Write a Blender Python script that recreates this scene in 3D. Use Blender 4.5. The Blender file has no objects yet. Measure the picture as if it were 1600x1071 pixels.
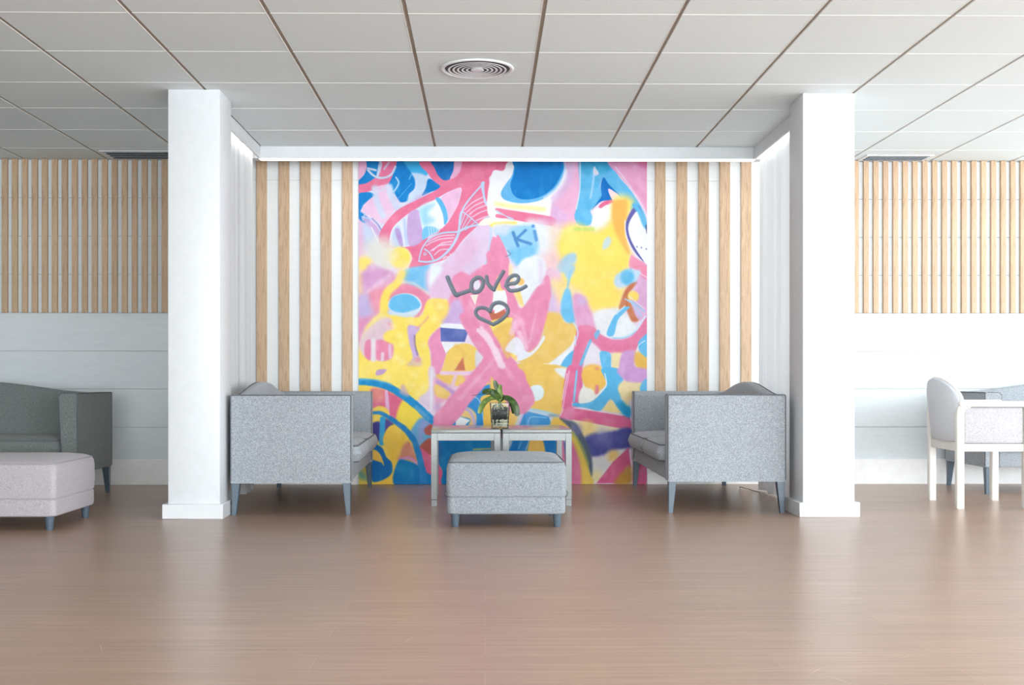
import bpy, bmesh, math, random
import numpy as np
from mathutils import Vector, Matrix
random.seed(7)
PI = math.pi
sc = bpy.context.scene
C = sc.collection
# ------------------------------------------------------------------ camera
cam_d = bpy.data.cameras.new('camera'); cam = bpy.data.objects.new('camera', cam_d); C.objects.link(cam)
cam.location = (0, 0, .773); cam.rotation_euler = (PI / 2, 0, -.0121)
cam_d.sensor_width = 36; cam_d.lens = 1820 / 1600 * 36
cam_d.shift_x = .0125; cam_d.shift_y = .035
sc.camera = cam
# ------------------------------------------------------------------ world, daylight, exposure
sc.view_settings.view_transform = 'Standard'; sc.view_settings.look = 'None'
sc.view_settings.gamma = 1; sc.view_settings.use_curve_mapping = False
sc.view_settings.exposure = 0.39
w = bpy.data.worlds.new('world'); sc.world = w; w.use_nodes = True
w.node_tree.nodes['Background'].inputs[0].default_value = (.86, .93, 1, 1)
w.node_tree.nodes['Background'].inputs[1].default_value = 3.3
def area(name, loc, rot, sx, sy, power, col):
    l = bpy.data.lights.new(name, 'AREA'); l.shape = 'RECTANGLE'; l.size = sx; l.size_y = sy; l.energy = power; l.color = col
    o = bpy.data.objects.new(name, l); C.objects.link(o); o.location = loc; o.rotation_euler = rot
    return o
# daylight through the glazed front behind the camera, and through the glazed side on the right
area('front_window_light', (2.0, -3.6, 1.0), (math.radians(113), 0, 0), 8.6, 1.8, 500, (.92, .975, 1))
area('front_right_window_light', (5.2, -1.0, 1.3), (PI / 2, 0, math.radians(24)), 4, 2.1, 80, (.92, .975, 1))
area('side_window_light', (7.3, 4.6, 1.15), (math.radians(98), 0, PI / 2), 7.5, 2.1, 120, (.92, .975, 1))
# ------------------------------------------------------------------ helpers
def tag(o, label=None, cat=None, group=None, kind=None):
    if label: o['label'] = label
    if cat: o['category'] = cat
    if group: o['group'] = group
    if kind: o['kind'] = kind
    return o
def link_mesh(name, bm, mats, parent=None, smooth=True, loc=None):
    me = bpy.data.meshes.new(name)
    bmesh.ops.recalc_face_normals(bm, faces=bm.faces)
    bm.to_mesh(me); bm.free()
    for m in (mats if isinstance(mats, (list, tuple)) else [mats]): me.materials.append(m)
    if smooth:
        me.polygons.foreach_set('use_smooth', [True] * len(me.polygons))
        try: me.set_sharp_from_angle(angle=math.radians(38))
        except Exception: pass
    o = bpy.data.objects.new(name, me); C.objects.link(o)
    if parent: o.parent = parent
    if loc: o.location = loc
    return o
def empty(name, loc, rz=0):
    o = bpy.data.objects.new(name, None); C.objects.link(o); o.location = loc; o.rotation_euler = (0, 0, rz)
    o.empty_display_size = .1
    return o
def copy_tree(o, parent=None):
    c = o.copy(); C.objects.link(c); c.parent = parent
    for ch in list(o.children): copy_tree(ch, c)
    return c
def box(bm, x0, x1, y0, y1, z0, z1, bev=0, seg=2, mi=0):
    b2 = bmesh.new()
    bmesh.ops.create_cube(b2, size=1, matrix=Matrix.Translation(((x0 + x1) / 2, (y0 + y1) / 2, (z0 + z1) / 2)) @ Matrix.Diagonal((x1 - x0, y1 - y0, z1 - z0, 1)))
    if bev: bmesh.ops.bevel(b2, geom=b2.edges[:], offset=bev, segments=seg, profile=.5, affect='EDGES')
    merge(bm, b2, mi)
def merge(bm, b2, mi=0):
    mp = {v: bm.verts.new(v.co) for v in b2.verts}
    for f in b2.faces:
        try:
            nf = bm.faces.new([mp[v] for v in f.verts]); nf.material_index = mi
        except ValueError: pass
    b2.free()
def loft(bm, rings, cap=True, closed=True, mi=0):
    vr = [[bm.verts.new(p) for p in r] for r in rings]
    n = len(vr[0])
    for a, b in zip(vr, vr[1:]):
        for i in range(n if closed else n - 1):
            f = bm.faces.new((a[i], a[(i + 1) % n], b[(i + 1) % n], b[i])); f.material_index = mi
    if cap and closed:
        for r in (vr[0][::-1], vr[-1]):
            f = bm.faces.new(r); f.material_index = mi
    return vr
def tube(bm, pts, r, n=8, closed=False, mi=0):
    pts = [Vector(p) for p in pts]
    m = len(pts); rings = []
    up = None
    for i, p in enumerate(pts):
        if closed: t = pts[(i + 1) % m] - pts[i - 1]
        else: t = pts[min(i + 1, m - 1)] - pts[max(i - 1, 0)]
        t.normalize()
        if up is None:
            up = Vector((0, 0, 1)) if abs(t.z) < .9 else Vector((1, 0, 0))
        s = t.cross(up)
        if s.length < 1e-4: s = t.orthogonal()
        s.normalize(); up = s.cross(t).normalized()
        rr = r[i] if isinstance(r, (list, tuple)) else r
        rings.append([p + (s * math.cos(a) + up * math.sin(a)) * rr for a in [2 * PI * k / n for k in range(n)]])
    if closed: rings.append(rings[0])
    vr = loft(bm, rings, cap=not closed, mi=mi)
    if closed: bmesh.ops.remove_doubles(bm, verts=bm.verts[:], dist=1e-6)
def spline(pts, n=8):
    p = [Vector(q) for q in pts]; out = []
    for i in range(len(p) - 1):
        p0, p1, p2, p3 = p[max(i - 1, 0)], p[i], p[i + 1], p[min(i + 2, len(p) - 1)]
        for k in range(n):
            t = k / n
            out.append(.5 * ((2 * p1) + (p2 - p0) * t + (2 * p0 - 5 * p1 + 4 * p2 - p3) * t * t + (3 * p1 - p0 - 3 * p2 + p3) * t ** 3))
    out.append(p[-1]); return out
def taper_leg(bm, top, bot, z1, z0=0, mi=0):
    """top / bot = (x0, x1, y0, y1)"""
    def ring(r, z):
        x0, x1, y0, y1 = r; c = .003
        return [(x0 + c, y0, z), (x1 - c, y0, z), (x1, y0 + c, z), (x1, y1 - c, z), (x1 - c, y1, z), (x0 + c, y1, z), (x0, y1 - c, z), (x0, y0 + c, z)]
    loft(bm, [ring(bot, z0), ring(top, z1)], mi=mi)
# ------------------------------------------------------------------ materials
def srgb(c):
    return tuple(((v / 255) / 12.92 if v / 255 <= .04045 else ((v / 255 + .055) / 1.055) ** 2.4) for v in c) + (1,)
def mat(name, col, rough=.6, metal=0, spec=.5, coat=0):
    m = bpy.data.materials.new(name); m.use_nodes = True
    b = m.node_tree.nodes['Principled BSDF']
    b.inputs['Base Color'].default_value = srgb(col); b.inputs['Roughness'].default_value = rough
    b.inputs['Metallic'].default_value = metal; b.inputs['Specular IOR Level'].default_value = spec
    b.inputs['Coat Weight'].default_value = coat
    return m
def N(m, t, **k):
    n = m.node_tree.nodes.new(t)
    for a, v in k.items(): setattr(n, a, v)
    return n
def L(m, a, b): m.node_tree.links.new(a, b)
def bsdf(m): return m.node_tree.nodes['Principled BSDF']
def ramp(m, fac, stops):
    r = N(m, 'ShaderNodeValToRGB'); e = r.color_ramp.elements
    while len(e) < len(stops): e.new(.5)
    for q, (p, c) in zip(e, stops): q.position = p; q.color = srgb(c)
    L(m, fac, r.inputs['Fac']); return r
def noise(m, scale, detail=3, rough=.5, coord='Object', sc3=(1, 1, 1), dist=0):
    tc = N(m, 'ShaderNodeTexCoord'); mp = N(m, 'ShaderNodeMapping'); mp.inputs['Scale'].default_value = sc3
    L(m, tc.outputs[coord], mp.inputs['Vector'])
    n = N(m, 'ShaderNodeTexNoise'); n.inputs['Scale'].default_value = scale; n.inputs['Detail'].default_value = detail
    n.inputs['Roughness'].default_value = rough; n.inputs['Distortion'].default_value = dist
    L(m, mp.outputs[0], n.inputs['Vector']); return n
def bump(m, fac, strength, dist=.002):
    b = N(m, 'ShaderNodeBump'); b.inputs['Strength'].default_value = strength; b.inputs['Distance'].default_value = dist
    L(m, fac, b.inputs['Height']); L(m, b.outputs[0], bsdf(m).inputs['Normal'])
def speckle(name, cols, scale=150, rough=.6, bs=.1, detail=3, stops=(.3, .5, .7), sc3=(1, 1, 1), spec=.5):
    m = mat(name, cols[1], rough, spec=spec)
    n = noise(m, scale, detail, .6, sc3=sc3)
    r = ramp(m, n.outputs['Fac'], list(zip(stops, cols)))
    L(m, r.outputs[0], bsdf(m).inputs['Base Color'])
    if bs: bump(m, n.outputs['Fac'], bs)
    return m
def fabric(name, dark, mid, light):
    m = speckle(name, (dark, mid, light), 210, .95, .35, 2.5, (.34, .5, .66), spec=.15)
    b = bsdf(m); b.inputs['Sheen Weight'].default_value = .15; b.inputs['Sheen Roughness'].default_value = .5
    return m
M_wall = speckle('white_painted_board', ((230, 233, 234), (232, 235, 236), (234, 237, 238)), 6, .55, .0, 4, sc3=(1, 1, 6))
M_board = speckle('side_bay_board', ((214, 221, 224), (217, 224, 227), (220, 227, 230)), 6, .55, 0, 4, sc3=(1, 1, 6))
M_side = speckle('grey_blocker_wall', ((138, 138, 134), (144, 144, 140), (150, 150, 146)), 12, .7, 0)  # for the added left wall, mid-grey to cut bounce into the left bay
M_white = speckle('white_lacquer', ((214, 217, 220), (216, 219, 222), (218, 221, 224)), 20, .45, 0)
M_trim = speckle('trim_paint', ((236, 236, 234), (240, 240, 238), (243, 243, 242)), 20, .4, .02)
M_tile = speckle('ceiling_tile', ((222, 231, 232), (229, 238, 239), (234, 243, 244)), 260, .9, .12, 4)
M_gap = speckle('ceiling_gap_taupe', ((150, 138, 124), (158, 146, 132), (164, 152, 138)), 40, .8, 0)
M_bar = speckle('ceiling_bar_white', ((236, 236, 232), (240, 240, 236), (244, 244, 240)), 40, .5, 0)
M_groove = speckle('board_joint_grey', ((168, 172, 172), (174, 178, 178), (180, 184, 184)), 40, .8, 0)
M_fab = fabric('heather_grey_fabric', (131, 137, 142), (153, 159, 165), (177, 182, 188))
M_fabd = fabric('dark_green_grey_fabric', (98, 105, 103), (114, 121, 119), (132, 139, 137))
M_fab2 = fabric('ottoman_grey_fabric', (120, 126, 131), (141, 147, 153), (164, 169, 175))
M_fabl = fabric('pale_lilac_grey_fabric', (160, 153, 157), (172, 165, 169), (184, 177, 181))
M_pipe = speckle('piping_grey', ((84, 88, 92), (98, 102, 106), (112, 116, 120)), 200, .9, .1)
M_pipel = speckle('piping_lilac', ((148, 142, 148), (160, 153, 159), (172, 166, 172)), 200, .9, .1)
M_leg = speckle('blue_grey_painted_leg', ((72, 86, 98), (80, 95, 108), (88, 103, 116)), 60, .35, .03, sc3=(4, 4, 1))
M_tab = speckle('grey_lacquered_table', ((134, 137, 136), (139, 142, 141), (144, 147, 146)), 90, .2, .02)
M_cream = speckle('cream_lacquer', ((220, 217, 210), (226, 223, 216), (231, 228, 222)), 12, .4, .03, sc3=(1, 1, .2))
M_chair = fabric('silver_velvet', (168, 167, 171), (184, 183, 187), (200, 199, 203))
M_back = fabric('smooth_pale_grey_cloth', (196, 199, 203), (203, 206, 210), (210, 213, 217))
# oak
M_oak = mat('oak_slat', (200, 156, 115), .55)
_n = noise(M_oak, 9, 5, .6, sc3=(9, 9, .55), dist=1.4); _r = ramp(M_oak, _n.outputs['Fac'], [(.3, (170, 138, 109)), (.47, (196, 166, 135)), (.6, (207, 178, 148)), (.75, (186, 155, 124))])
_oi = N(M_oak, 'ShaderNodeObjectInfo'); _mx = N(M_oak, 'ShaderNodeHueSaturation')
_mr = N(M_oak, 'ShaderNodeMapRange'); _mr.inputs['To Min'].default_value = .92; _mr.inputs['To Max'].default_value = 1.06
L(M_oak, _oi.outputs['Random'], _mr.inputs['Value']); L(M_oak, _mr.outputs[0], _mx.inputs['Value']); L(M_oak, _r.outputs[0], _mx.inputs['Color'])
L(M_oak, _mx.outputs[0], bsdf(M_oak).inputs['Base Color']); bump(M_oak, _n.outputs['Fac'], .1)
# curtain: white voile that lets some light through
M_curt = speckle('white_voile', ((238, 239, 241), (242, 243, 244), (246, 246, 247)), 300, .9, 0)
_tl = N(M_curt, 'ShaderNodeBsdfTranslucent'); _tl.inputs[0].default_value = (.93, .94, .95, 1); _ms = N(M_curt, 'ShaderNodeMixShader'); _ms.inputs[0].default_value = .58
_out = [n for n in M_curt.node_tree.nodes if n.type == 'OUTPUT_MATERIAL'][0]
L(M_curt, bsdf(M_curt).outputs[0], _ms.inputs[1]); L(M_curt, _tl.outputs[0], _ms.inputs[2]); L(M_curt, _ms.outputs[0], _out.inputs['Surface'])
# laminate floor
def floor_mat():
    m = mat('brown_laminate', (160, 128, 114), .3)
    nt = m.node_tree; b = bsdf(m)
    tc = N(m, 'ShaderNodeTexCoord')
    br = N(m, 'ShaderNodeTexBrick'); br.offset = .37; br.offset_frequency = 2
    br.inputs['Scale'].default_value = 1; br.inputs['Brick Width'].default_value = 1.26; br.inputs['Row Height'].default_value = .192
    br.inputs['Mortar Size'].default_value = .0012; br.inputs['Mortar Smooth'].default_value = .3; br.inputs['Bias'].default_value = 0
    br.inputs['Color1'].default_value = (.0, .0, .0, 1); br.inputs['Color2'].default_value = (1, 1, 1, 1); br.inputs['Mortar'].default_value = (.5, .5, .5, 1)
    L(m, tc.outputs['Object'], br.inputs['Vector'])
    mp = N(m, 'ShaderNodeMapping'); mp.inputs['Scale'].default_value = (.7, 15, 1); L(m, tc.outputs['Object'], mp.inputs['Vector'])
    n1 = N(m, 'ShaderNodeTexNoise'); n1.inputs['Scale'].default_value = 2.6; n1.inputs['Detail'].default_value = 6; n1.inputs['Roughness'].default_value = .62
    L(m, mp.outputs[0], n1.inputs['Vector'])
    r = ramp(m, n1.outputs['Fac'], [(.28, FLD), (.5, FLM), (.72, FLL)])
    hs = N(m, 'ShaderNodeHueSaturation'); mr = N(m, 'ShaderNodeMapRange'); mr.inputs['To Min'].default_value = .95; mr.inputs['To Max'].default_value = 1.05
    L(m, br.outputs['Color'], mr.inputs['Value']); L(m, mr.outputs[0], hs.inputs['Value']); L(m, r.outputs[0], hs.inputs['Color'])
    mx = N(m, 'ShaderNodeMix', data_type='RGBA'); L(m, br.outputs['Fac'], mx.inputs['Factor']); L(m, hs.outputs[0], mx.inputs[6]); mx.inputs[7].default_value = srgb((182, 154, 138))
    L(m, mx.outputs[2], b.inputs['Base Color'])
    n2 = N(m, 'ShaderNodeTexNoise'); n2.inputs['Scale'].default_value = 6; L(m, mp.outputs[0], n2.inputs['Vector'])
    rr = N(m, 'ShaderNodeMapRange'); rr.inputs['To Min'].default_value = .26; rr.inputs['To Max'].default_value = .37
    L(m, n2.outputs['Fac'], rr.inputs['Value']); L(m, rr.outputs[0], b.inputs['Roughness'])
    bump(m, n1.outputs['Fac'], .02, .001)
    b.inputs['Specular IOR Level'].default_value = .6
    return m
FLD, FLM, FLL = (153, 124, 106), (167, 137, 118), (181, 151, 131)
M_floor = floor_mat()
M_scratch = speckle('pale_scratch', ((204, 186, 172), (210, 194, 180), (216, 202, 190)), 40, .5, 0)
M_led = mat('led_diffuser', (255, 250, 240)); bsdf(M_led).inputs['Emission Color'].default_value = (1, .97, .9, 1); bsdf(M_led).inputs['Emission Strength'].default_value = 5
_ln = noise(M_led, 4); _lr = ramp(M_led, _ln.outputs['Fac'], [(.3, (252, 250, 244)), (.7, (255, 253, 248))]); L(M_led, _lr.outputs[0], bsdf(M_led).inputs['Base Color'])
M_dark = speckle('dark_void', ((92, 93, 94), (100, 101, 102), (108, 109, 110)), 30, .8, 0)
M_alu = speckle('white_metal_ring', ((228, 231, 234), (233, 236, 239), (238, 241, 244)), 60, .35, .02)
M_gril = speckle('pale_metal_vane', ((186, 192, 198), (194, 200, 206), (202, 208, 214)), 60, .4, .02)

# ---- the painting: brush strokes and fields of paint, laid down in order -------
MX0, MX1, MY0, MY1 = 560.5, 1012.5, 250.0, 757.0
MS = 1.5
MW = int((MX1 - MX0) * MS) + 1
MH = int((MY1 - MY0) * MS) + 1
ART = np.zeros((MH, MW, 3), dtype=np.float32)
PX = MX0 + np.arange(MW) / MS
PY = MY0 + np.arange(MH) / MS
TS = 1285 / 240.0
ORI = dict(A=(550, 240), B=(780, 240), C=(550, 420), D=(780, 420), E=(550, 580), F=(780, 580))
rs = np.random.RandomState(4)
def vnoise(sx, sy, seed):
    r = np.random.RandomState(seed)
    gw, gh = int((MX1 - MX0) / sx) + 3, int((MY1 - MY0) / sy) + 3
    g = r.rand(gh, gw).astype(np.float32)
    fx = (PX - MX0) / sx; fy = (PY - MY0) / sy
    ix = fx.astype(int); iy = fy.astype(int); tx = fx - ix; ty = fy - iy
    tx = (tx * tx * (3 - 2 * tx))[None, :]; ty = (ty * ty * (3 - 2 * ty))[:, None]
    a = g[np.ix_(iy, ix)]; b = g[np.ix_(iy, ix + 1)]; c = g[np.ix_(iy + 1, ix)]; d = g[np.ix_(iy + 1, ix + 1)]
    return (a * (1 - tx) + b * tx) * (1 - ty) + (c * (1 - tx) + d * tx) * ty
NZ = vnoise(9, 9, 1) * .5 + vnoise(4, 4, 2) * .3 + vnoise(2, 2, 3) * .2 - .5
NZ2 = vnoise(14, 14, 5) * .6 + vnoise(5, 5, 6) * .4 - .5
def smooth(pts, closed, n=7):
    p = np.array(pts, float)
    if len(p) < 3: return p
    out = []
    m = len(p)
    rng = range(m) if closed else range(m - 1)
    for i in rng:
        if closed: p0, p1, p2, p3 = p[i - 1], p[i], p[(i + 1) % m], p[(i + 2) % m]
        else: p0, p1, p2, p3 = p[max(i - 1, 0)], p[i], p[i + 1], p[min(i + 2, m - 1)]
        for k in range(n):
            t = k / n
            out.append(.5 * ((2 * p1) + (-p0 + p2) * t + (2 * p0 - 5 * p1 + 4 * p2 - p3) * t * t + (-p0 + 3 * p1 - 3 * p2 + p3) * t ** 3))
    if not closed: out.append(p[-1])
    return np.array(out)
def tile(t, pts):
    if t is None: return [tuple(p) for p in pts]
    ox, oy = ORI[t]
    return [(ox + p[0] / TS, oy + p[1] / TS) for p in pts]
def box_of(p, m):
    x0 = np.searchsorted(PX, p[:, 0].min() - m); x1 = np.searchsorted(PX, p[:, 0].max() + m)
    y0 = np.searchsorted(PY, p[:, 1].min() - m); y1 = np.searchsorted(PY, p[:, 1].max() + m)
    return x0, x1, y0, y1
def seg_dist(X, Y, p, closed, w=None):
    d = np.full(X.shape, 1e9, np.float32)
    n = len(p)
    for i in range(n if closed else n - 1):
        ax, ay = p[i]; bx_, by_ = p[(i + 1) % n]
        dx, dy = bx_ - ax, by_ - ay
        L = dx * dx + dy * dy + 1e-9
        t = np.clip(((X - ax) * dx + (Y - ay) * dy) / L, 0, 1)
        e = np.hypot(X - (ax + t * dx), Y - (ay + t * dy))
        if w is not None: e = e - (w[i] + (w[(i + 1) % n] - w[i]) * t)
        d = np.minimum(d, e)
    return d
def lay(sl, sd, col, blur, alpha, rough):
    y0, y1, x0, x1 = sl
    if rough: sd = sd + NZ[y0:y1, x0:x1] * rough
    b = max(blur, .45)
    a = np.clip(.5 - sd / (2 * b), 0, 1)
    a = a * a * (3 - 2 * a) * alpha
    c = np.array(col, np.float32) / 255
    v = NZ2[y0:y1, x0:x1, None] * .035
    ART[y0:y1, x0:x1] = ART[y0:y1, x0:x1] * (1 - a[..., None]) + (c + v) * a[..., None]
def P(t, pts, col, blur=.5, alpha=1, sm=True, rough=0):
    p = np.array(tile(t, pts), float)
    if sm: p = smooth(p, True, 5)
    x0, x1, y0, y1 = box_of(p, blur * 1.5 + abs(rough) + 1)
    if x1 <= x0 or y1 <= y0: return
    X, Y = np.meshgrid(PX[x0:x1], PY[y0:y1])
    ins = np.zeros(X.shape, bool)
    n = len(p)
    for i in range(n):
        ax, ay = p[i]; bx_, by_ = p[(i + 1) % n]
        if ay == by_: continue
        c = ((ay > Y) != (by_ > Y)) & (X < (bx_ - ax) * (Y - ay) / (by_ - ay) + ax)
        ins ^= c
    d = seg_dist(X, Y, p, True)
    lay((y0, y1, x0, x1), np.where(ins, -d, d), col, blur, alpha, rough)
def S(t, pts, w, col, blur=.5, alpha=1, sm=True, rough=0):
    """a stroke; w in the photo's tile pixels, a number or (start, end)"""
    p = np.array(tile(t, pts), float)
    if sm: p = smooth(p, False, 5)
    k = TS if t else 1.0
    ws = np.linspace(w[0], w[1], len(p)) / k / 2 if isinstance(w, tuple) else np.full(len(p), w / k / 2)
    x0, x1, y0, y1 = box_of(p, ws.max() + blur * 1.5 + abs(rough) + 1)
    if x1 <= x0 or y1 <= y0: return
    X, Y = np.meshgrid(PX[x0:x1], PY[y0:y1])
    lay((y0, y1, x0, x1), seg_dist(X, Y, p, False, ws), col, blur, alpha, rough)
def B(t, x, y, r, col, blur=None, alpha=1, ry=None):
    ry = ry or r
    n = 20
    pts = [(x + r * np.cos(a), y + ry * np.sin(a)) for a in np.linspace(0, 2 * np.pi, n, endpoint=False)]
    P(t, pts, col, (r / TS * .6 if t else r * .6) if blur is None else blur, alpha)
PINK = (229, 117, 153); PNK2 = (232, 142, 178); LP = (233, 178, 210); HOT = (222, 100, 140)
BLU = (6, 128, 205); BLU2 = (18, 112, 186); SKY = (98, 182, 232); PB = (190, 213, 236); WH = (238, 242, 246)
YEL = (252, 224, 104); YEL2 = (250, 214, 84); OCH = (234, 194, 98); ORG = (243, 186, 88)
LIL = (203, 168, 216); PUR = (96, 100, 176); NAV = (74, 78, 152); RUST = (196, 112, 88); GRY = (118, 128, 140); GRD = (82, 90, 102)
ART[:] = np.array((232, 214, 232), np.float32) / 255
# ================= upper left =================
P('A', [(50,50),(700,50),(700,800),(50,800)], (214,216,240), 3)
P('A', [(50,480),(160,560),(230,760),(200,1000),(50,900)], (226,186,216), 8)
P('A', [(60,50),(130,50),(125,130),(90,190),(50,240)], LP)
P('A', [(365,50),(470,50),(490,140),(528,215),(525,290),(480,340),(470,390),(430,408),(395,400),(365,350),(330,300),(300,250),(340,160)], BLU, 1)
P('A', [(130,50),(240,50),(225,130),(215,190),(180,215),(130,250),(50,268),(50,235),(100,180),(125,120)], BLU)
P('A', [(50,268),(120,250),(180,215),(225,180),(250,110),(262,50),(372,50),(350,160),(305,255),(250,300),(180,305),(120,325),(50,330)], PINK)
P('A', [(50,350),(110,325),(170,330),(190,352),(150,385),(100,430),(85,460),(50,500)], BLU)
P('A', [(50,480),(90,500),(150,560),(100,580),(50,530)], BLU, 1.5)
P('A', [(85,465),(130,400),(190,345),(178,290),(300,262),(345,340),(400,410),(340,500),(275,590),(210,560),(150,520)], (230,192,222), 1.5)
S('A', [(190,290),(210,400),(260,520)], 50, (196,214,236), 3, .8)
S('A', [(310,280),(340,370),(400,480)], 60, (200,214,236), 3, .9)
S('A', [(100,540),(190,620),(240,700)], 40, LIL, 1.5, .9)
S('A', [(170,545),(215,590),(245,640)], 12, PUR, 1, .6)
S('A', [(85,530),(160,550)], 9, (170,205,235)); S('A', [(110,500),(90,560)], 8, (170,205,235))
P('A', [(90,580),(170,640),(230,760),(250,900),(150,900),(110,760)], (196,210,236), 6)
P('A', [(440,50),(612,50),(640,160),(600,190),(540,185),(490,150),(455,100)], (56,172,226), 2)
P('A', [(505,165),(600,175),(640,235),(600,320),(565,400),(470,430),(478,350),(530,300),(532,220)], (196,216,238), 3)
P('A', [(640,212),(700,236),(745,285),(660,322),(588,352),(618,290)], BLU, .8)
S('A', [(500,420),(560,370),(620,340)], 30, LIL, 4, .6)
S('A', [(370,200),(392,250),(345,330)], 13, (160,205,238)); S('A', [(500,170),(480,215)], 9, SKY)
S('A', [(380,385),(500,250)], 3, (120,190,232))
S('A', [(135,140),(190,190),(260,205),(330,175),(365,110)], 18, (196,212,236), .6)
S('A', [(240,60),(228,120),(215,190)], 20, (196,212,236), .6); S('A', [(135,125),(200,140)], 18, (196,212,236)); S('A', [(310,75),(270,130)], 16, (214,190,220))
S('A', [(180,290),(215,320),(300,280)], 20, (214,206,230), .8)
# the big pink ribbon
P('A', [(605,50),(1300,50),(1300,130),(1220,160),(1150,200),(1162,300),(1140,400),(1200,455),(1300,470),(1300,545),(1180,530),(1110,545),(1060,600),(950,700),(880,790),(840,860),(760,895),(640,930),(480,968),(505,870),(440,790),(255,790),(228,720),(240,650),(310,545),(400,460),(560,380),(735,285),(690,232),(640,170)], PINK, .6)
P('A', [(668,50),(862,50),(850,150),(822,212),(770,222),(722,182),(692,120)], BLU2, .6)
P('A', [(862,50),(922,50),(908,140),(870,195),(822,212),(850,140)], LP, 1)
P('A', [(885,290),(914,288),(918,320),(892,420),(850,500),(800,580),(730,640),(590,722),(470,778),(328,775),(318,700),(350,612),(450,520),(560,450),(680,393),(800,325)], (222,228,244), .6)
P('A', [(745,375),(830,315),(912,292),(890,420),(850,500),(805,560),(800,480)], (232,188,220), 1)
P('A', [(560,470),(700,400),(760,500),(770,600),(720,640),(600,700)], (236,242,248), 3)
P('A', [(560,470),(690,420),(640,500),(690,560),(600,600)], (120,195,235), 6, .7)
P('A', [(700,375),(742,378),(785,450),(803,520),(800,565),(775,595),(765,520),(738,445)], (88,178,228), .8)
P('A', [(470,520),(550,470),(575,560),(592,722),(475,765)], (196,166,214), 1)
P('A', [(350,640),(400,610),(415,770),(340,765)], (186,206,236), 2); P('A', [(360,640),(400,640),(430,770),(400,770)], (176,150,210), 1.5); S('A', [(440,560),(460,760)], 26, (176,200,236), 2, .8)
P('A', [(600,620),(680,610),(725,650),(650,690),(592,720)], (120,195,235), 1.5)
for k in range(5): S('A', [(640+k*20,600-k*3),(652+k*20,690-k*10)], 5, (200,225,242))
# fish
FI = (184,206,234)
P('A', [(1080,250),(1112,235),(1110,300),(1142,420),(1290,505),(1290,530),(1130,440),(1095,340)], FI)
S('A', [(1090,262),(990,375),(925,480),(895,650)], (12,17), FI)
S('A', [(895,655),(905,520),(935,490),(1060,592)], 10, FI)
for a, b in (((1095,365),(945,470)),((1110,400),(960,490)),((1130,430),(985,508)),((1180,460),(1010,530)),((1260,500),(1040,560))):
    S('A', [a, ((a[0]+b[0])/2-10, (a[1]+b[1])/2-8), b], 8, (226,200,226))
S('A', [(1110,545),(1200,510),(1285,520)], 8, FI)
for a, b in (((950,500),(910,600)),((975,520),(925,620)),((1000,545),(935,635)),((1030,575),(950,640))): S('A', [a, b], 7, FI)
S('A', [(890,655),(960,620),(1050,598),(1180,596),(1290,600)], (20,12), FI)
S('A', [(890,655),(760,665),(660,705),(590,790),(562,890)], (16,10), FI)
S('A', [(562,900),(640,906),(730,880),(820,800),(870,720),(900,650)], (14,24), FI)
S('A', [(610,800),(650,830),(682,885)], 12, FI); B('A', 612, 840, 13, FI, .5); B('A', 612, 840, 6, PINK, .5)
for k, (a, b) in enumerate((((640,740),(860,680)),((620,770),(850,705)),((680,810),(835,735)),((660,815),(830,760)),((690,850),(810,800)))): S('A', [a, ((a[0]+b[0])/2-10, (a[1]+b[1])/2-18), b], 8, (222,206,232))
S('A', [(765,880),(790,860)], 6, WH); S('A', [(775,895),(850,830)], 6, (230,210,230)); S('A', [(800,860),(830,880)], 6, (230,210,230)); S('A', [(820,840),(845,865)], 6, (230,210,230))
for k in range(5): S('A', [(640+k*20,710-k*12),(652+k*20,690-k*12)], 7, (226,206,230))
# below the fish
P('A', [(480,970),(640,932),(680,925),(720,1000),(700,1120),(500,1160),(420,1090)], (110,190,236), 2)
P('A', [(660,950),(780,890),(860,860),(760,1071),(650,1150),(690,1020)], (232,240,248), 4)
P('A', [(760,930),(880,800),(1060,600),(1150,580),(1165,640),(1160,760),(1130,900),(1095,1020),(1060,1090),(760,1120)], (222,200,228), 2.5)
P('A', [(850,870),(1000,700),(1060,760),(1000,900),(900,950)], (226,180,214), 8, .7)
S('A', [(1165,620),(1160,760),(1130,900),(1085,1030)], 22, (176,210,236), 2, .8)
P('A', [(1110,545),(1060,600),(1160,596),(1290,600),(1290,540),(1200,535)], (238,236,220), 1)
S('A', [(1170,600),(1230,575),(1290,570)], 26, YEL, 2)
P('A', [(1180,640),(1290,620),(1290,800),(1240,720)], (200,214,236), 3)
P('A', [(1170,720),(1200,700),(1250,740),(1290,830),(1290,1090),(1080,1090),(1130,930)], PNK2, 1)
S('A', [(230,770),(260,775)], 10, WH); S('A', [(165,620),(235,770)], 8, (236,232,244))
B('A', 240, 850, 150, (226,222,214), 12, .9)
B('A', 405, 870, 88, YEL, 4, 1); B('A', 330, 850, 60, (232,224,190), 9, .7); B('A', 105, 925, 62, YEL, 6, .95)
P('A', [(100,1000),(150,930),(260,960),(330,1000),(310,1090),(80,1100)], (214,168,206), 5)
S('A', [(170,920),(178,1071)], 20, (220,190,216), 3, .7)
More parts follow.
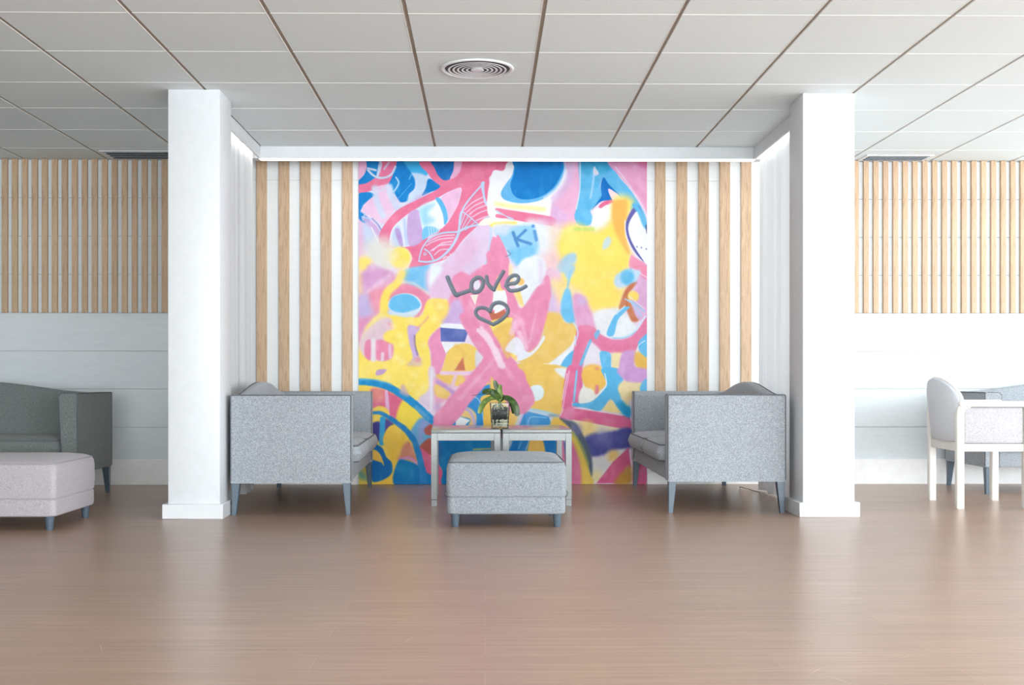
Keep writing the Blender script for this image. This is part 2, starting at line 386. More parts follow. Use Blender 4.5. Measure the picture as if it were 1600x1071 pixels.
# ================= upper right =================
P('B', [(-10,50),(130,50),(110,105),(40,140),(-20,165),(-20,50)], (222,100,140), 1)
P('B', [(130,50),(660,50),(690,300),(640,620),(440,600),(-60,560),(-60,170),(40,140)], (238,240,244), 1)
P('B', [(150,50),(560,50),(545,170),(500,270),(420,350),(330,395),(200,415),(90,400),(30,370),(20,320),(60,250),(110,180),(130,100)], (98,180,232), 1)
P('B', [(150,50),(540,50),(520,180),(460,280),(370,350),(270,380),(180,378),(125,345),(98,280),(100,235),(122,180),(130,120)], (0,124,202), .8)
P('B', [(545,50),(700,50),(690,300),(650,600),(440,605),(450,430),(490,360),(560,250),(580,150)], (232,176,210), 2)
S('B', [(600,60),(590,200),(540,300),(470,370)], 60, (216,182,220), 4, .8)
S('B', [(555,80),(545,180),(480,290),(380,370)], 14, (220,226,242), 1.5, .8)
P('B', [(450,400),(500,440),(620,560),(630,620),(450,600),(440,500)], (222,180,220), 4)
S('B', [(-20,420),(100,440),(280,455),(380,465)], 34, (250,232,150), 4, .9)
P('B', [(-20,455),(80,470),(250,495),(430,525),(480,560),(460,600),(330,590),(160,560),(60,540),(-20,480)], (230,120,155), 1)
S('B', [(360,560),(480,570),(600,590)], 60, (222,170,210), 5, .6)
S('B', [(-20,480),(50,520),(120,550)], 14, FI); S('B', [(-40,600),(60,560),(160,570),(300,600)], 14, (230,236,240), 1.5)
P('B', [(-20,505),(40,515),(70,540),(-20,535)], (230,116,150))
S('B', [(-30,585),(60,580),(140,580)], 26, YEL, 3, .9)
P('B', [(690,50),(920,50),(1010,190),(1120,320),(1230,510),(1230,620),(1140,520),(1060,400),(1000,350),(930,270),(880,200),(850,270),(870,360),(800,440),(770,480),(790,540),(770,590),(720,605),(660,590),(635,520),(650,460),(680,300)], (94,182,230), 1.2)
P('B', [(690,50),(920,50),(960,120),(840,170),(800,120),(760,180),(700,150)], (50,160,208), 5)
S('B', [(682,60),(680,300),(650,460)], 9, (206,228,244), 1); S('B', [(805,110),(790,250),(770,370)], 12, (180,214,240), 2); P('B', [(800,110),(840,160),(820,180),(795,170)], (214,214,232), 1)
P('B', [(880,195),(925,255),(1010,345),(960,340),(930,295),(960,380),(870,395),(820,430),(780,470),(830,400),(862,350),(855,270)], (4,112,196), .8)
P('B', [(925,290),(1010,350),(965,390),(930,340)], (240,214,224), .6)
P('B', [(840,440),(880,400),(950,385),(965,410),(900,430),(860,455)], (228,104,146), 1)
P('B', [(800,470),(860,455),(905,430),(960,415),(970,500),(880,600),(820,640),(780,600),(790,520)], (238,240,242), 2)
P('B', [(920,50),(1260,50),(1260,470),(1240,500),(1130,320),(1010,180)], (228,160,198), 1.5)
P('B', [(1150,50),(1260,50),(1260,110),(1200,90)], (216,96,146), 8)
S('B', [(980,110),(1130,310),(1240,490)], 8, (224,214,236), 1.5)
P('B', [(960,400),(1000,350),(1090,360),(1130,420),(1070,560),(1065,680),(1110,830),(1110,930),(1040,1000),(940,1090),(560,1090),(500,900),(480,760),(560,640),(700,610),(820,640),(930,560)], (252,222,104), 9)
P('B', [(960,400),(1010,380),(1080,400),(1070,560),(1065,690),(1100,840),(1030,760),(960,600),(950,480)], (240,184,92), 4)
B('B', 620, 690, 110, (252,226,120), 10, .9)
S('B', [(640,630),(790,630)], 34, (196,220,110), 4, .9)
P('B', [(380,620),(520,600),(480,760),(480,900),(380,1000),(370,760)], (240,222,200), 10, .8)
P('B', [(240,560),(400,600),(420,820),(380,1000),(230,980),(290,800)], (226,234,244), 8, .9)
P('B', [(1130,450),(1180,440),(1230,560),(1260,620),(1260,950),(1200,900),(1110,770),(1065,650),(1075,550)], (96,96,168), 1.5)
P('B', [(1140,500),(1170,480),(1215,560),(1250,640),(1260,930),(1200,870),(1120,740),(1088,640),(1098,570)], (238,240,242), .8)
P('B', [(1120,430),(1160,420),(1230,540),(1255,640),(1210,600),(1170,500)], (94,180,228), 2)
S('B', [(1060,560),(1070,680),(1130,820),(1240,930)], 8, (236,236,246), 1)
S('B', [(1240,600),(1246,660)], 14, (50,60,120), 1, .8)
for q in ((1160,778),(1198,784),(1240,796)): B('B', q[0], q[1], 7, (130,140,190), .6)
P('B', [(870,790),(880,730),(920,690),(945,730),(920,780),(885,800)], (196,216,214), 2.5)
P('B', [(1110,850),(1150,870),(1260,950),(1260,1090),(1200,1090),(1100,960)], (238,150,180), 1.5)
P('B', [(970,1090),(1000,1010),(1090,965),(1150,970),(1200,1030),(1200,1090)], (120,196,232), 4)
S('B', [(1120,960),(1240,1030)], 6, (230,224,240), 1)
P('B', [(490,930),(560,850),(640,830),(650,900),(600,1000),(580,1090),(560,1000),(500,990)], (170,206,226), 4)
P('B', [(-20,640),(100,610),(280,600),(320,700),(330,820),(240,975),(160,940),(90,870),(60,800),(20,740)], (150,204,236), 5)
P('B', [(100,820),(250,760),(300,800),(240,975),(150,930)], (110,192,236), 5, .8)
P('B', [(-20,600),(90,600),(60,680),(-20,660)], (206,220,238), 6)
P('B', [(240,900),(300,850),(370,880),(370,930),(260,950)], (240,242,246), 4)
S('B', [(120,660),(160,770)], 26, (74,138,200), 1.5); S('B', [(225,640),(140,720)], 22, (74,138,200), 1.5); S('B', [(150,715),(270,755)], 24, (74,138,200), 1.5)
S('B', [(300,650),(315,720)], 28, (92,154,212), 1.5); B('B', 288, 606, 15, (92,154,212), 1.2)
P('B', [(-20,700),(30,740),(70,840),(90,930),(60,1090),(-20,1090)], PNK2, 1)
S('B', [(70,810),(100,840),(60,860)], 7, (90,110,160), 1, .7)
P('B', [(90,930),(140,980),(230,985),(280,1000),(300,1090),(130,1090),(100,1020)], (232,238,246), 3)
P('B', [(90,920),(130,1000),(160,1090),(90,1090)], (246,216,170), 3)
P('B', [(280,960),(400,960),(500,1000),(480,1090),(290,1090)], (220,214,232), 8, .9)
B('B', 430, 900, 80, (240,196,200), 14, .8); B('B', 760, 1040, 60, (250,226,160), 12, .6)
# ================= centre left =================
P('C', [(50,80),(400,60),(450,200),(420,420),(300,700),(50,700)], (226,164,200), 6)
P('C', [(60,60),(150,20),(330,30),(290,80),(150,180),(80,200)], (214,160,204), 5)
S('C', [(310,60),(220,130),(130,200)], 30, (232,196,220), 4, .8)
S('C', [(55,-20),(60,120),(70,200)], 40, (246,214,150), 7, .8)
P('C', [(60,230),(130,220),(190,290),(180,370),(60,400)], (196,180,222), 6)
P('C', [(50,460),(120,420),(170,430),(110,540),(50,620)], (226,150,190), 6)
P('C', [(150,210),(230,160),(300,180),(230,380),(170,330)], (236,150,172), 7)
P('C', [(400,100),(450,0),(660,0),(680,90),(655,200),(560,130),(480,100)], (120,192,236), 3)
P('C', [(640,0),(900,-20),(1000,200),(980,440),(800,300),(650,240)], (226,190,222), 6)
P('C', [(660,-30),(760,-10),(700,90),(650,140)], (232,240,248), 5)
P('C', [(300,200),(420,125),(520,140),(620,190),(655,250),(600,350),(530,420),(440,250),(330,290)], (232,140,168), 3)
S('C', [(400,110),(520,125),(640,210)], 20, (220,214,214), 3, .8)
S('C', [(420,40),(380,120),(310,180),(275,260),(270,380)], (56,76), YEL, 3)
S('C', [(440,-20),(410,80)], 60, (250,226,150), 8, .8)
B('C', 445, 305, 140, (232,238,246), 1.5, 1, ry=100)
P('C', [(308,310),(340,240),(430,210),(520,230),(572,290),(560,330),(500,355),(430,370),(350,360)], (106,190,236), 1.5)
P('C', [(310,350),(430,375),(560,340),(520,400),(400,420),(320,400)], (206,222,232), 4)
P('C', [(50,700),(90,560),(150,440),(240,370),(330,390),(560,400),(640,260),(790,262),(830,310),(790,430),(700,520),(640,600),(660,760),(640,1090),(50,960)], YEL, 2.5, rough=3)
P('C', [(640,270),(700,262),(800,268),(826,320),(780,420),(700,500),(720,380)], (248,214,120), 4, .6)
P('C', [(60,640),(100,540),(170,470),(260,410),(330,420),(345,500),(300,530),(270,560),(280,610),(340,640),(345,720),(300,765),(180,765),(100,730)], (228,200,210), 3)
P('C', [(110,620),(160,600),(160,760),(110,730)], (232,130,165), 2); P('C', [(200,600),(330,620),(345,700),(310,760),(205,755)], (236,140,172), 2.5)
S('C', [(180,600),(180,760)], 38, (236,222,230), 2.5); S('C', [(258,710),(256,760)], 26, (236,210,222), 2); S('C', [(318,640),(320,740)], 24, (232,190,216), 2)
S('C', [(100,560),(180,440),(260,400)], 50, (240,222,200), 7, .5); S('C', [(310,460),(340,490)], 24, (236,170,180), 3)
P('C', [(275,540),(340,520),(350,620),(280,600)], YEL, 3)
P('C', [(468,480),(540,480),(570,500),(530,560),(525,640),(560,720),(575,790),(560,820),(470,820),(510,740),(480,620)], (204,176,220), 2)
S('C', [(525,560),(530,640),(550,720)], 14, (120,100,160), 1.5, .7); P('C', [(470,790),(575,740),(575,820),(470,825)], (226,196,160), 4); B('C', 550, 760, 22, (220,140,160), 3, .8)
S('C', [(640,400),(600,450),(540,500)], 12, (232,160,150), 2.5, .8)
for (x, y) in ((400,560),(430,640),(380,740),(500,440),(690,420),(590,880),(420,780),(610,980),(520,1000),(740,320),(600,640),(350,480),(600,900)): B('C', x, y, 26, (254,238,160), 4, .6)
P('C', [(200,890),(215,850),(290,845),(270,870),(220,895)], (190,150,200), 1.5)
P('C', [(640,600),(740,490),(745,600),(790,700),(760,830),(720,950),(680,940),(665,800),(660,700)], (232,146,184), 2)
P('C', [(830,220),(1100,-20),(1180,200),(1200,500),(1100,600),(1000,500),(900,420),(830,330)], PNK2, 4)
P('C', [(1100,-30),(1290,-30),(1290,180),(1180,190),(1120,60)], PNK2, 1.5)
P('C', [(830,290),(900,260),(960,420),(960,470),(760,460),(800,380)], (206,176,222), 5)
P('C', [(740,465),(800,455),(940,465),(985,510),(750,500)], (238,240,246), 1.5, sm=False)
P('C', [(742,492),(980,510),(945,612),(745,608)], (92,108,180), .8, sm=False)
P('C', [(750,614),(940,614),(860,640),(785,705)], (238,240,244), .8, sm=False)
P('C', [(760,830),(800,700),(870,640),(960,625),(1040,660),(1100,740),(1040,830),(960,860),(760,860)], (242,204,104), 1.5)
S('C', [(870,640),(940,720),(930,800)], 20, (234,188,100), 4, .7)
P('C', [(930,740),(950,850),(860,850),(890,800)], (206,118,90), 1.5, sm=False)
P('C', [(1040,680),(1110,740),(1040,830)], (220,214,226), 2)
P('C', [(740,880),(1290,880),(1200,1000),(1180,1090),(700,1090),(720,950)], (238,196,104), 2)
S('C', [(750,872),(1040,872)], 30, (232,196,222), 1.5); S('C', [(880,890),(840,980)], 28, (232,196,214), 1.5)
P('C', [(930,900),(1080,880),(1000,1000),(900,1010)], (234,150,180), 2)
P('C', [(720,940),(820,970),(960,1000),(980,1040),(900,1060),(860,1090),(790,1010)], (226,190,220), 2)
S('C', [(720,950),(800,1000),(880,1060)], 22, (180,150,206), 2); P('C', [(690,950),(740,970),(820,1030),(790,1090),(690,1090)], (240,194,96), 2)
P('C', [(900,400),(1010,360),(1180,540),(1290,640),(1290,980),(1230,900),(1160,800),(1060,690),(980,560)], PNK2, 2)
P('C', [(1180,190),(1290,170),(1290,400),(1180,480),(1100,400)], PNK2, 2)
# ================= centre right =================
P('D', [(-30,-20),(60,-20),(60,120),(50,300),(-30,300)], PNK2, 1)
P('D', [(60,180),(130,190),(180,330),(300,220),(420,0),(430,120),(400,330),(370,520),(320,650),(250,700),(180,640),(150,580),(60,680),(160,800),(270,960),(300,1090),(0,1090),(-100,900),(-130,740),(-40,640),(80,480),(110,400),(60,270)], PNK2, 2)
P('D', [(130,0),(400,0),(330,170),(205,320),(150,190)], (230,236,246), 4)
P('D', [(120,180),(205,200),(205,320),(165,290)], (248,220,160), 2); B('D', 205, 110, 40, (244,196,120), 4)
P('D', [(350,50),(420,0),(520,60),(520,360),(400,380),(390,200)], (232,190,214), 6)
S('D', [(450,130),(450,350)], 60, (208,190,224), 5, .8)
P('D', [(640,-20),(980,-20),(1000,150),(1060,160),(1010,330),(860,360),(760,340),(680,200),(620,150)], (252,222,108), 11)
P('D', [(430,100),(560,100),(640,200),(620,300),(540,300),(470,200)], (248,220,130), 9, .8)
P('D', [(540,-20),(640,-20),(600,80),(560,60)], (170,206,226), 3)
S('D', [(600,20),(578,160)], (24,12), (140,200,226), 2)
P('D', [(575,160),(605,200),(630,340),(640,460),(580,455),(530,400),(520,300),(545,200)], (112,192,236), 2.5)
P('D', [(380,380),(500,370),(560,450),(640,460),(660,560),(600,650),(480,750),(340,850),(160,770),(240,700),(320,650),(370,540)], (236,196,104), 3)
P('D', [(70,690),(140,690),(160,770),(100,740)], (252,222,110), 2.5)
P('D', [(150,580),(180,640),(250,700),(320,650),(375,560),(380,600),(280,720),(160,770),(150,690),(60,680)], (230,234,244), 1.5)
S('D', [(200,500),(240,640),(300,610),(330,480)], 30, (238,178,206), 4, .7); S('D', [(220,450),(250,560)], 36, (232,168,150), 6, .6)
P('D', [(340,850),(480,750),(600,650),(650,560),(620,700),(610,860),(500,870),(500,830)], (234,238,246), 2)
P('D', [(540,770),(600,700),(640,690),(620,860),(510,862)], (98,184,232), 1.2)
P('D', [(160,800),(340,810),(480,810),(520,880),(560,940),(540,1090),(400,1090),(300,1090),(220,960)], (236,196,102), 3)
P('D', [(470,880),(580,850),(600,900),(540,960)], (238,240,244), 3)
S('D', [(340,810),(400,795),(500,825)], 9, (246,240,226), 1)
P('D', [(258,1010),(290,985),(350,980),(380,1030),(375,1090),(290,1090)], (224,236,240), 1.2)
S('D', [(-40,640),(60,840),(130,1071)], 30, (240,196,220), 5, .6)
S('D', [(180,440),(60,580),(-60,740)], 40, (240,186,214), 6, .6); S('D', [(60,820),(180,700)], 14, (236,170,200), 3, .5)
P('D', [(620,230),(700,220),(750,300),(820,500),(700,580),(650,470)], (224,160,200), 4); B('D', 700, 270, 40, (206,180,220), 7, .8)
P('D', [(810,360),(1020,330),(1000,420),(920,560),(860,540),(820,500)], (232,232,236), 4)
P('D', [(940,560),(1000,400),(1080,380),(1120,440),(1150,500),(1060,570)], (232,236,242), 2)
P('D', [(1180,0),(1260,0),(1260,420),(1180,420),(1100,330),(1150,130)], (222,172,212), 2.5)
P('D', [(1120,-20),(1260,-20),(1260,90),(1200,60)], (236,140,172), 2)
S('D', [(1130,0),(1250,75)], 6, (232,220,240), 1)
P('D', [(970,90),(1000,40),(1110,10),(1190,20),(1150,100),(1040,155),(980,140)], (190,216,236), 3); B('D', 1080, 70, 60, (96,184,230), 4)
P('D', [(1010,330),(1050,200),(1100,130),(1160,110),(1130,160),(1090,220),(1130,300),(1180,420),(1120,440),(1080,360),(1060,320)], (198,116,80), 2.5)
B('D', 1130, 230, 46, (250,218,110), 2.5); P('D', [(1110,260),(1180,300),(1210,380),(1170,420),(1130,340)], (206,176,218), 2)
S('D', [(1060,250),(1130,300),(1200,400)], 8, (160,200,232)); S('D', [(1090,260),(1180,320),(1225,360)], 12, (150,196,230)); S('D', [(1095,230),(1220,330)], 6, (222,226,240))
P('D', [(905,550),(935,460),(980,380),(1050,320),(1100,320),(1060,360),(1000,430),(965,555)], (104,188,234), 1)
S('D', [(985,380),(1060,310)], 6, (236,238,244), 1)
S('D', [(940,575),(1050,570),(1140,520),(1230,400)], 14, (206,228,244), 1); S('D', [(960,580),(1070,575),(1160,520)], 8, (110,180,226), 1, .7)
P('D', [(660,500),(730,470),(800,490),(860,550),(960,590),(1080,580),(1160,520),(1250,400),(1250,560),(1190,600),(1150,680),(1080,710),(960,705),(860,690),(790,630),(760,600),(720,720),(700,900),(690,1090),(540,1090),(560,960),(600,860),(630,680)], (230,128,166), 1.5)
S('D', [(700,560),(640,800),(590,1090)], 50, (226,112,150), 5, .6); S('D', [(860,640),(1000,680),(1140,640)], 30, (224,112,150), 5, .5)
P('D', [(800,550),(830,510),(850,530),(820,590)], (130,184,226), 1)
P('D', [(770,610),(860,690),(850,760),(790,790),(720,800),(740,680)], (232,226,236), 3)
S('D', [(770,600),(720,720),(670,860),(635,1071)], (22,30), (120,186,226), .8)
S('D', [(640,560),(645,640)], 8, (200,226,244), 1); S('D', [(628,450),(665,530),(640,620)], 12, (200,222,244), 1, .8)
P('D', [(950,710),(1040,710),(1030,800),(1000,880),(965,900),(945,800)], (240,222,170), 3)
P('D', [(1040,700),(1150,690),(1140,800),(1190,850),(1260,860),(1260,940),(1130,940),(1040,890),(1010,840)], (208,158,210), 2.5)
P('D', [(1150,690),(1190,700),(1260,720),(1260,850),(1180,840),(1140,780)], (236,188,92), 2.5)
P('D', [(1170,620),(1200,580),(1260,545),(1260,730),(1210,720),(1180,680)], (104,188,232), 1.5)
S('D', [(1160,700),(1175,640),(1230,600)], 5, (236,240,246), .6)
P('D', [(1030,950),(1200,950),(1260,960),(1260,1090),(1030,1090),(1000,1010)], (238,214,160), 4); P('D', [(1200,1020),(1260,940),(1260,1090),(1200,1090)], (104,188,232), 2)
P('D', [(710,830),(780,800),(860,820),(890,900),(905,970),(860,1010),(800,1020),(730,980),(700,900)], (242,190,92), 3)
B('D', 760, 870, 40, (252,214,110), 6, .7); S('D', [(825,840),(825,910)], 30, (226,140,120), 2, .9); S('D', [(830,970),(825,1040)], 30, (228,150,120), 2, .8)
P('D', [(690,980),(780,1010),(870,1010),(900,990),(800,1090),(690,1090)], (238,238,240), 3)
P('D', [(850,695),(935,705),(945,800),(960,900),(990,890),(1010,870),(1045,930),(1000,1000),(1020,1090),(800,1090),(905,970),(880,880),(860,800)], (104,188,234), 1)
S('D', [(865,830),(905,970),(830,1060)], 8, (236,240,246), .8); S('D', [(945,800),(965,900),(1000,860)], 6, (230,238,246), .8)
# ================= lower left =================
P('E', [(50,-20),(650,-20),(640,230),(560,240),(430,230),(50,170)], YEL, 3)
for (x, y) in ((530,30),(600,130),(560,190),(300,60),(500,120)): B('E', x, y, 30, (254,236,150), 5, .6)
P('E', [(200,30),(215,-10),(290,-15),(265,20),(225,35)], (190,150,200), 1.5)
P('E', [(50,150),(170,140),(330,170),(480,240),(600,330),(700,430),(660,700),(740,800),(800,960),(50,960)], (250,214,90), 2)
P('E', [(160,150),(300,160),(330,180),(440,240),(380,400),(340,400),(230,330),(165,300)], (228,110,144), 3)
B('E', 215, 195, 60, (240,170,130), 8, .6)
S('E', [(288,170),(296,260),(300,370)], (26,34), (232,178,214), 1.2)
P('E', [(420,250),(500,270),(570,330),(560,400),(500,500),(440,490),(370,410)], (250,222,80), 3); S('E', [(370,400),(430,490),(480,500)], 14, (190,210,110), 3, .7)
P('E', [(180,310),(240,290),(300,320),(310,370),(240,350),(180,340)], (250,212,90), 2)
P('E', [(170,370),(250,390),(250,430),(180,435)], (250,214,90), 2)
P('E', [(165,440),(240,430),(235,590),(165,500)], (70,66,140), 2); P('E', [(270,400),(350,440),(300,500),(265,560)], (88,78,150), 3); S('E', [(258,400),(250,600)], 46, (58,164,216), 1.5)
P('E', [(260,580),(290,490),(340,450),(390,470),(450,540),(430,620),(390,700),(370,800),(360,960),(180,960),(340,860),(330,740),(300,680)], (250,206,80), 1.5)
P('E', [(560,400),(640,400),(700,470),(660,560),(600,620),(540,620),(480,540)], (110,176,222), 3)
P('E', [(570,430),(660,420),(640,500),(560,600)], (160,160,214), 4, .7)
P('E', [(400,700),(430,620),(480,590),(520,660),(550,760),(480,745),(385,740)], (216,140,116), 4)
S('E', [(400,740),(480,725),(550,775)], 20, (216,150,206), 2)
P('E', [(385,755),(470,750),(560,790),(680,870),(680,960),(362,960)], (8,122,190), 2); B('E', 450, 820, 60, (30,150,196), 8, .5)
P('E', [(560,640),(640,560),(680,560),(680,700),(600,680)], (180,92,80), 2); P('E', [(610,480),(680,440),(680,540),(620,530)], (186,96,90), 2)
P('E', [(560,640),(620,670),(690,740),(760,830),(770,960),(740,960),(680,880),(620,840),(580,740)], (220,100,140), 2)
S('E', [(600,545),(680,550)], 20, (100,180,220), 1.5)
P('E', [(165,600),(215,615),(260,650),(290,720),(330,760),(340,830),(310,880),(230,920),(165,910),(165,740),(230,740),(270,790),(240,700),(200,660),(165,650)], (14,112,186), 1.5)
P('E', [(165,660),(220,690),(265,770),(240,760),(165,730)], (248,196,80), 1.5)
P('E', [(50,820),(110,860),(140,930),(60,960)], (70,160,180), 8, .8); P('E', [(60,900),(160,930),(150,965),(50,965)], (240,210,90), 6)
S('E', [(50,90),(160,95),(290,125),(400,185),(520,270),(620,360),(710,440)], (52,66), (26,142,206), 1.5, rough=2)
S('E', [(60,68),(200,75),(330,110)], 12, (120,190,220), 2.5, .7)
S('E', [(165,350),(240,350),(330,400),(400,450),(460,500),(520,580),(560,700),(590,830),(600,940)], (28,60), (34,132,200), 1.5, rough=2)
S('E', [(540,300),(640,400)], 26, (140,176,222), 4, .6)
P('E', [(400,180),(430,110),(480,210)], (200,170,190), 3, .8)
# the white wash between yellow and pink
P('E', [(640,-20),(690,-20),(720,200),(700,380),(640,310),(560,230),(640,150)], (226,206,226), 3); S('E', [(670,0),(665,320)], 20, (236,232,240), 2, .8)
P('E', [(690,60),(830,120),(900,200),(1000,160),(940,260),(800,400),(700,430),(700,320)], (232,170,200), 3)
P('E', [(700,110),(820,160),(790,230),(700,200)], (238,198,110), 2.5); P('E', [(740,20),(900,30),(960,90),(840,110),(740,70)], (238,196,104), 2.5)
S('E', [(750,18),(1040,22)], 26, (232,196,222), 1.5); S('E', [(870,40),(840,120)], 28, (232,196,214), 2); S('E', [(800,140),(980,155)], 30, (230,196,216), 3); S('E', [(720,90),(810,150),(880,210)], 28, (190,150,206), 3)
P('E', [(740,270),(860,235),(900,260),(760,320)], (238,214,226), 3); B('E', 720, 300, 34, (196,160,206), 5, .8)
P('E', [(1000,150),(1120,120),(1290,110),(1290,480),(760,480),(900,330)], (44,140,210), 1.5)
P('E', [(910,380),(870,390),(870,460),(940,460),(990,410)], (236,240,242), 1, sm=False)
P('E', [(900,370),(960,300),(1040,360),(1030,460),(980,450),(990,400)], (238,200,130), 2); S('E', [(930,300),(1000,350),(1030,450)], 24, (190,176,220), 2)
S('E', [(1000,215),(1070,250),(1110,460)], 6, (180,220,244), .8)
P('E', [(1080,220),(1180,190),(1290,200),(1290,480),(1120,480),(1100,330)], (244,196,90), 1)
S('E', [(1180,-60),(1060,100),(940,230),(860,340),(740,460)], (110,130), (232,140,182), 2)
S('E', [(1110,0),(900,240),(800,350)], 14, (238,196,222), 2, .8); S('E', [(700,400),(780,470)], 10, (238,196,222), 1.5, .8)
# seen under the tables
P('E', [(720,580),(1160,580),(1160,960),(780,960),(760,840),(720,740)], (4,124,190), 1); P('E', [(720,600),(760,640),(740,780),(700,780)], (60,80,140), 4, .5)
S('E', [(1020,655),(1160,650)], 14, (200,180,80), 1.5, .8)
# ================= lower right =================
P('F', [(-20,-20),(600,-20),(540,330),(460,360),(200,310),(-20,330)], (238,196,98), 2)
P('F', [(255,150),(290,120),(350,120),(380,170),(360,230),(300,250),(280,200)], (222,236,240), 1.2)
P('F', [(470,-20),(590,-20),(570,60),(520,40)], (236,240,244), 3)
P('F', [(-60,-20),(180,-20),(240,90),(290,190),(300,260),(260,300),(180,300),(80,230),(-20,120)], PNK2, 1.5)
S('F', [(0,20),(120,160),(240,270)], 40, (236,166,196), 6, .5); B('F', 20, 10, 30, (246,220,234), 5, .7)
P('F', [(-20,300),(140,320),(180,460),(-20,480)], (240,196,110), 3)
P('F', [(190,320),(250,310),(450,350),(480,400),(440,460),(160,460),(150,420)], (200,216,232), 3)
P('F', [(215,330),(420,380),(445,450),(170,455)], (64,150,216), 1.5, sm=False); S('F', [(165,450),(215,335)], 10, (214,176,226), 1); S('F', [(240,455),(270,385),(400,390)], 8, (130,196,238), 1)
S('F', [(205,312),(330,330),(470,365)], 12, (150,210,236), 1.5, .9); S('F', [(430,370),(520,380)], 26, (130,150,160), 3, .8)
P('F', [(450,400),(520,390),(600,440),(620,500),(440,500)], (238,196,90), 3)
# wedge of the big pink letter
P('F', [(630,-20),(700,-20),(690,260),(640,300),(620,260)], (222,112,160), 1.5); 
P('F', [(570,-20),(640,-20),(620,200),(620,300),(700,320),(860,345),(1010,370),(1100,385),(1100,500),(960,470),(800,440),(620,410),(512,395),(545,320),(530,280)], (228,108,152), 1.2)
P('F', [(540,330),(620,300),(640,360),(560,400)], (234,140,180), 4, .7); S('F', [(590,0),(545,260),(520,370)], 10, (240,190,220), 1.2, .9); S('F', [(572,20),(535,240)], 6, (238,228,240), .8)
S('F', [(575,400),(575,460)], 10, (230,170,210), 1.5)
P('F', [(690,150),(760,130),(860,160),(905,110),(880,200),(760,260),(672,272)], (238,236,228), 2); 
P('F', [(705,0),(870,0),(880,90),(850,160),(820,190),(780,150),(720,120)], (242,192,92), 2.5); S('F', [(825,130),(822,180)], 30, (226,130,140), 2.5)
P('F', [(860,-20),(1010,-20),(1045,60),(1000,130),(1020,220),(1100,300),(1100,385),(1030,350),(940,235),(860,330),(740,310),(620,290),(640,262),(700,270),(800,240),(905,110)], (90,182,230), 1.2)
P('F', [(1030,250),(1100,300),(1100,385),(1030,350),(980,290)], (20,150,206), 5, .8)
S('F', [(890,20),(905,110),(860,170),(740,260)], 7, (238,240,244), .8); S('F', [(655,0),(630,250)], 16, (130,196,232), 1)
P('F', [(940,235),(1030,350),(940,345),(865,325)], (246,222,150), 2.5, sm=False)
P('F', [(1010,120),(1080,80),(1240,80),(1240,170),(1100,170),(1090,290),(1030,220)], (240,220,170), 4); P('F', [(1000,-20),(1240,-20),(1240,85),(1100,90),(1040,60)], (208,158,212), 2.5); P('F', [(1200,100),(1260,60),(1260,190),(1190,170)], (104,188,232), 2)
P('F', [(620,410),(800,440),(960,470),(1060,485),(900,520),(720,560),(640,460)], (246,232,190), 2); B('F', 740, 480, 70, (250,214,130), 6, .7)
P('F', [(730,545),(900,510),(1110,480),(1110,640),(1000,660),(860,710),(780,720),(740,650)], (80,84,158), 4, rough=4)
B('F', 880, 560, 70, (120,116,184), 10, .6)
P('F', [(780,730),(860,720),(1060,650),(960,760),(830,920),(780,880)], (226,226,226), 3); B('F', 960, 710, 50, (246,206,120), 6, .9); B('F', 820, 880, 50, (236,220,150), 8, .8)
P('F', [(1090,640),(1110,800),(1020,940),(820,940),(960,760)], (216,96,140), 1.5, sm=False); P('F', [(1100,790),(1110,940),(970,940)], (192,140,60), 5); P('F', [(1150,780),(1240,790),(1240,945),(1130,945)], (206,96,140), 2)
P('F', [(600,500),(620,500),(690,600),(740,740),(770,860),(790,945),(600,945)], (222,200,90), 2.5)
P('F', [(600,600),(640,640),(680,760),(700,860),(690,945),(600,945)], (220,120,160), 4)
P('F', [(700,700),(760,860),(780,945),(700,945)], (240,200,90), 4, .8)
P('F', [(510,395),(580,410),(640,430),(700,520),(760,640),(785,760),(780,880),(740,760),(690,640),(640,530),(580,460)], (82,96,116), 2.5, .95)
B('F', 650, 490, 50, (120,116,170), 6, .6); S('F', [(620,510),(700,640),(750,780)], 16, (170,180,90), 2.5, .8)
P('F', [(80,575),(540,575),(540,960),(-20,960),(-20,575)], (18,120,196), 2); P('F', [(260,575),(370,575),(400,960),(220,960)], (236,190,90), 2); P('F', [(0,575),(110,575),(80,660),(0,700)], (170,190,210), 2); P('F', [(500,575),(545,575),(560,960),(480,960)], (226,130,170), 2)
S('F', [(190,590),(165,650)], 5, (120,190,236), 1); S('F', [(255,575),(225,660)], 6, (190,214,236), 1)

# the big pink X in front of it all
S(None, [(722,440),(735,462),(752,505),(777,556),(800,592),(812,628)], (30,40), PNK2, 2.2, rough=3)
S(None, [(846,462),(828,494),(802,526),(777,556),(748,590),(720,622),(690,655)], (30,24), PNK2, 2.2, rough=3)
S(None, [(769,400),(776,440),(792,476),(806,512),(818,540)], (18,16), PNK2, 2, rough=2)
P(None, [(818,480),(836,458),(855,430),(862,448),(858,480),(850,512),(838,538),(827,547),(812,528),(806,500)], PNK2, 2.4, rough=2)
S(None, [(735,470),(765,530),(800,590)], 7, (240,172,200), 2.4, .55, rough=4)
S(None, [(815,500),(777,556),(720,622)], 6, (242,180,206), 2.4, .55, rough=4)
S(None, [(752,512),(772,540),(786,572)], (5,9), (246,220,234), 2, .85, rough=4)
S(None, [(812,520),(822,543)], 8, (244,206,224), 2.4, .7, rough=3)
P(None, [(806,432),(814,462),(818,478),(834,456),(852,430),(850,405),(826,402),(812,412)], (232,236,246), 3)
S(None, [(846,410),(846,440)], 8, (222,206,230), 4, .7)
P(None, [(806,452),(813,454),(819,478),(812,470)], (248,216,130), 1.4)
B(None, 814, 440, 6, (244,192,110), 2)
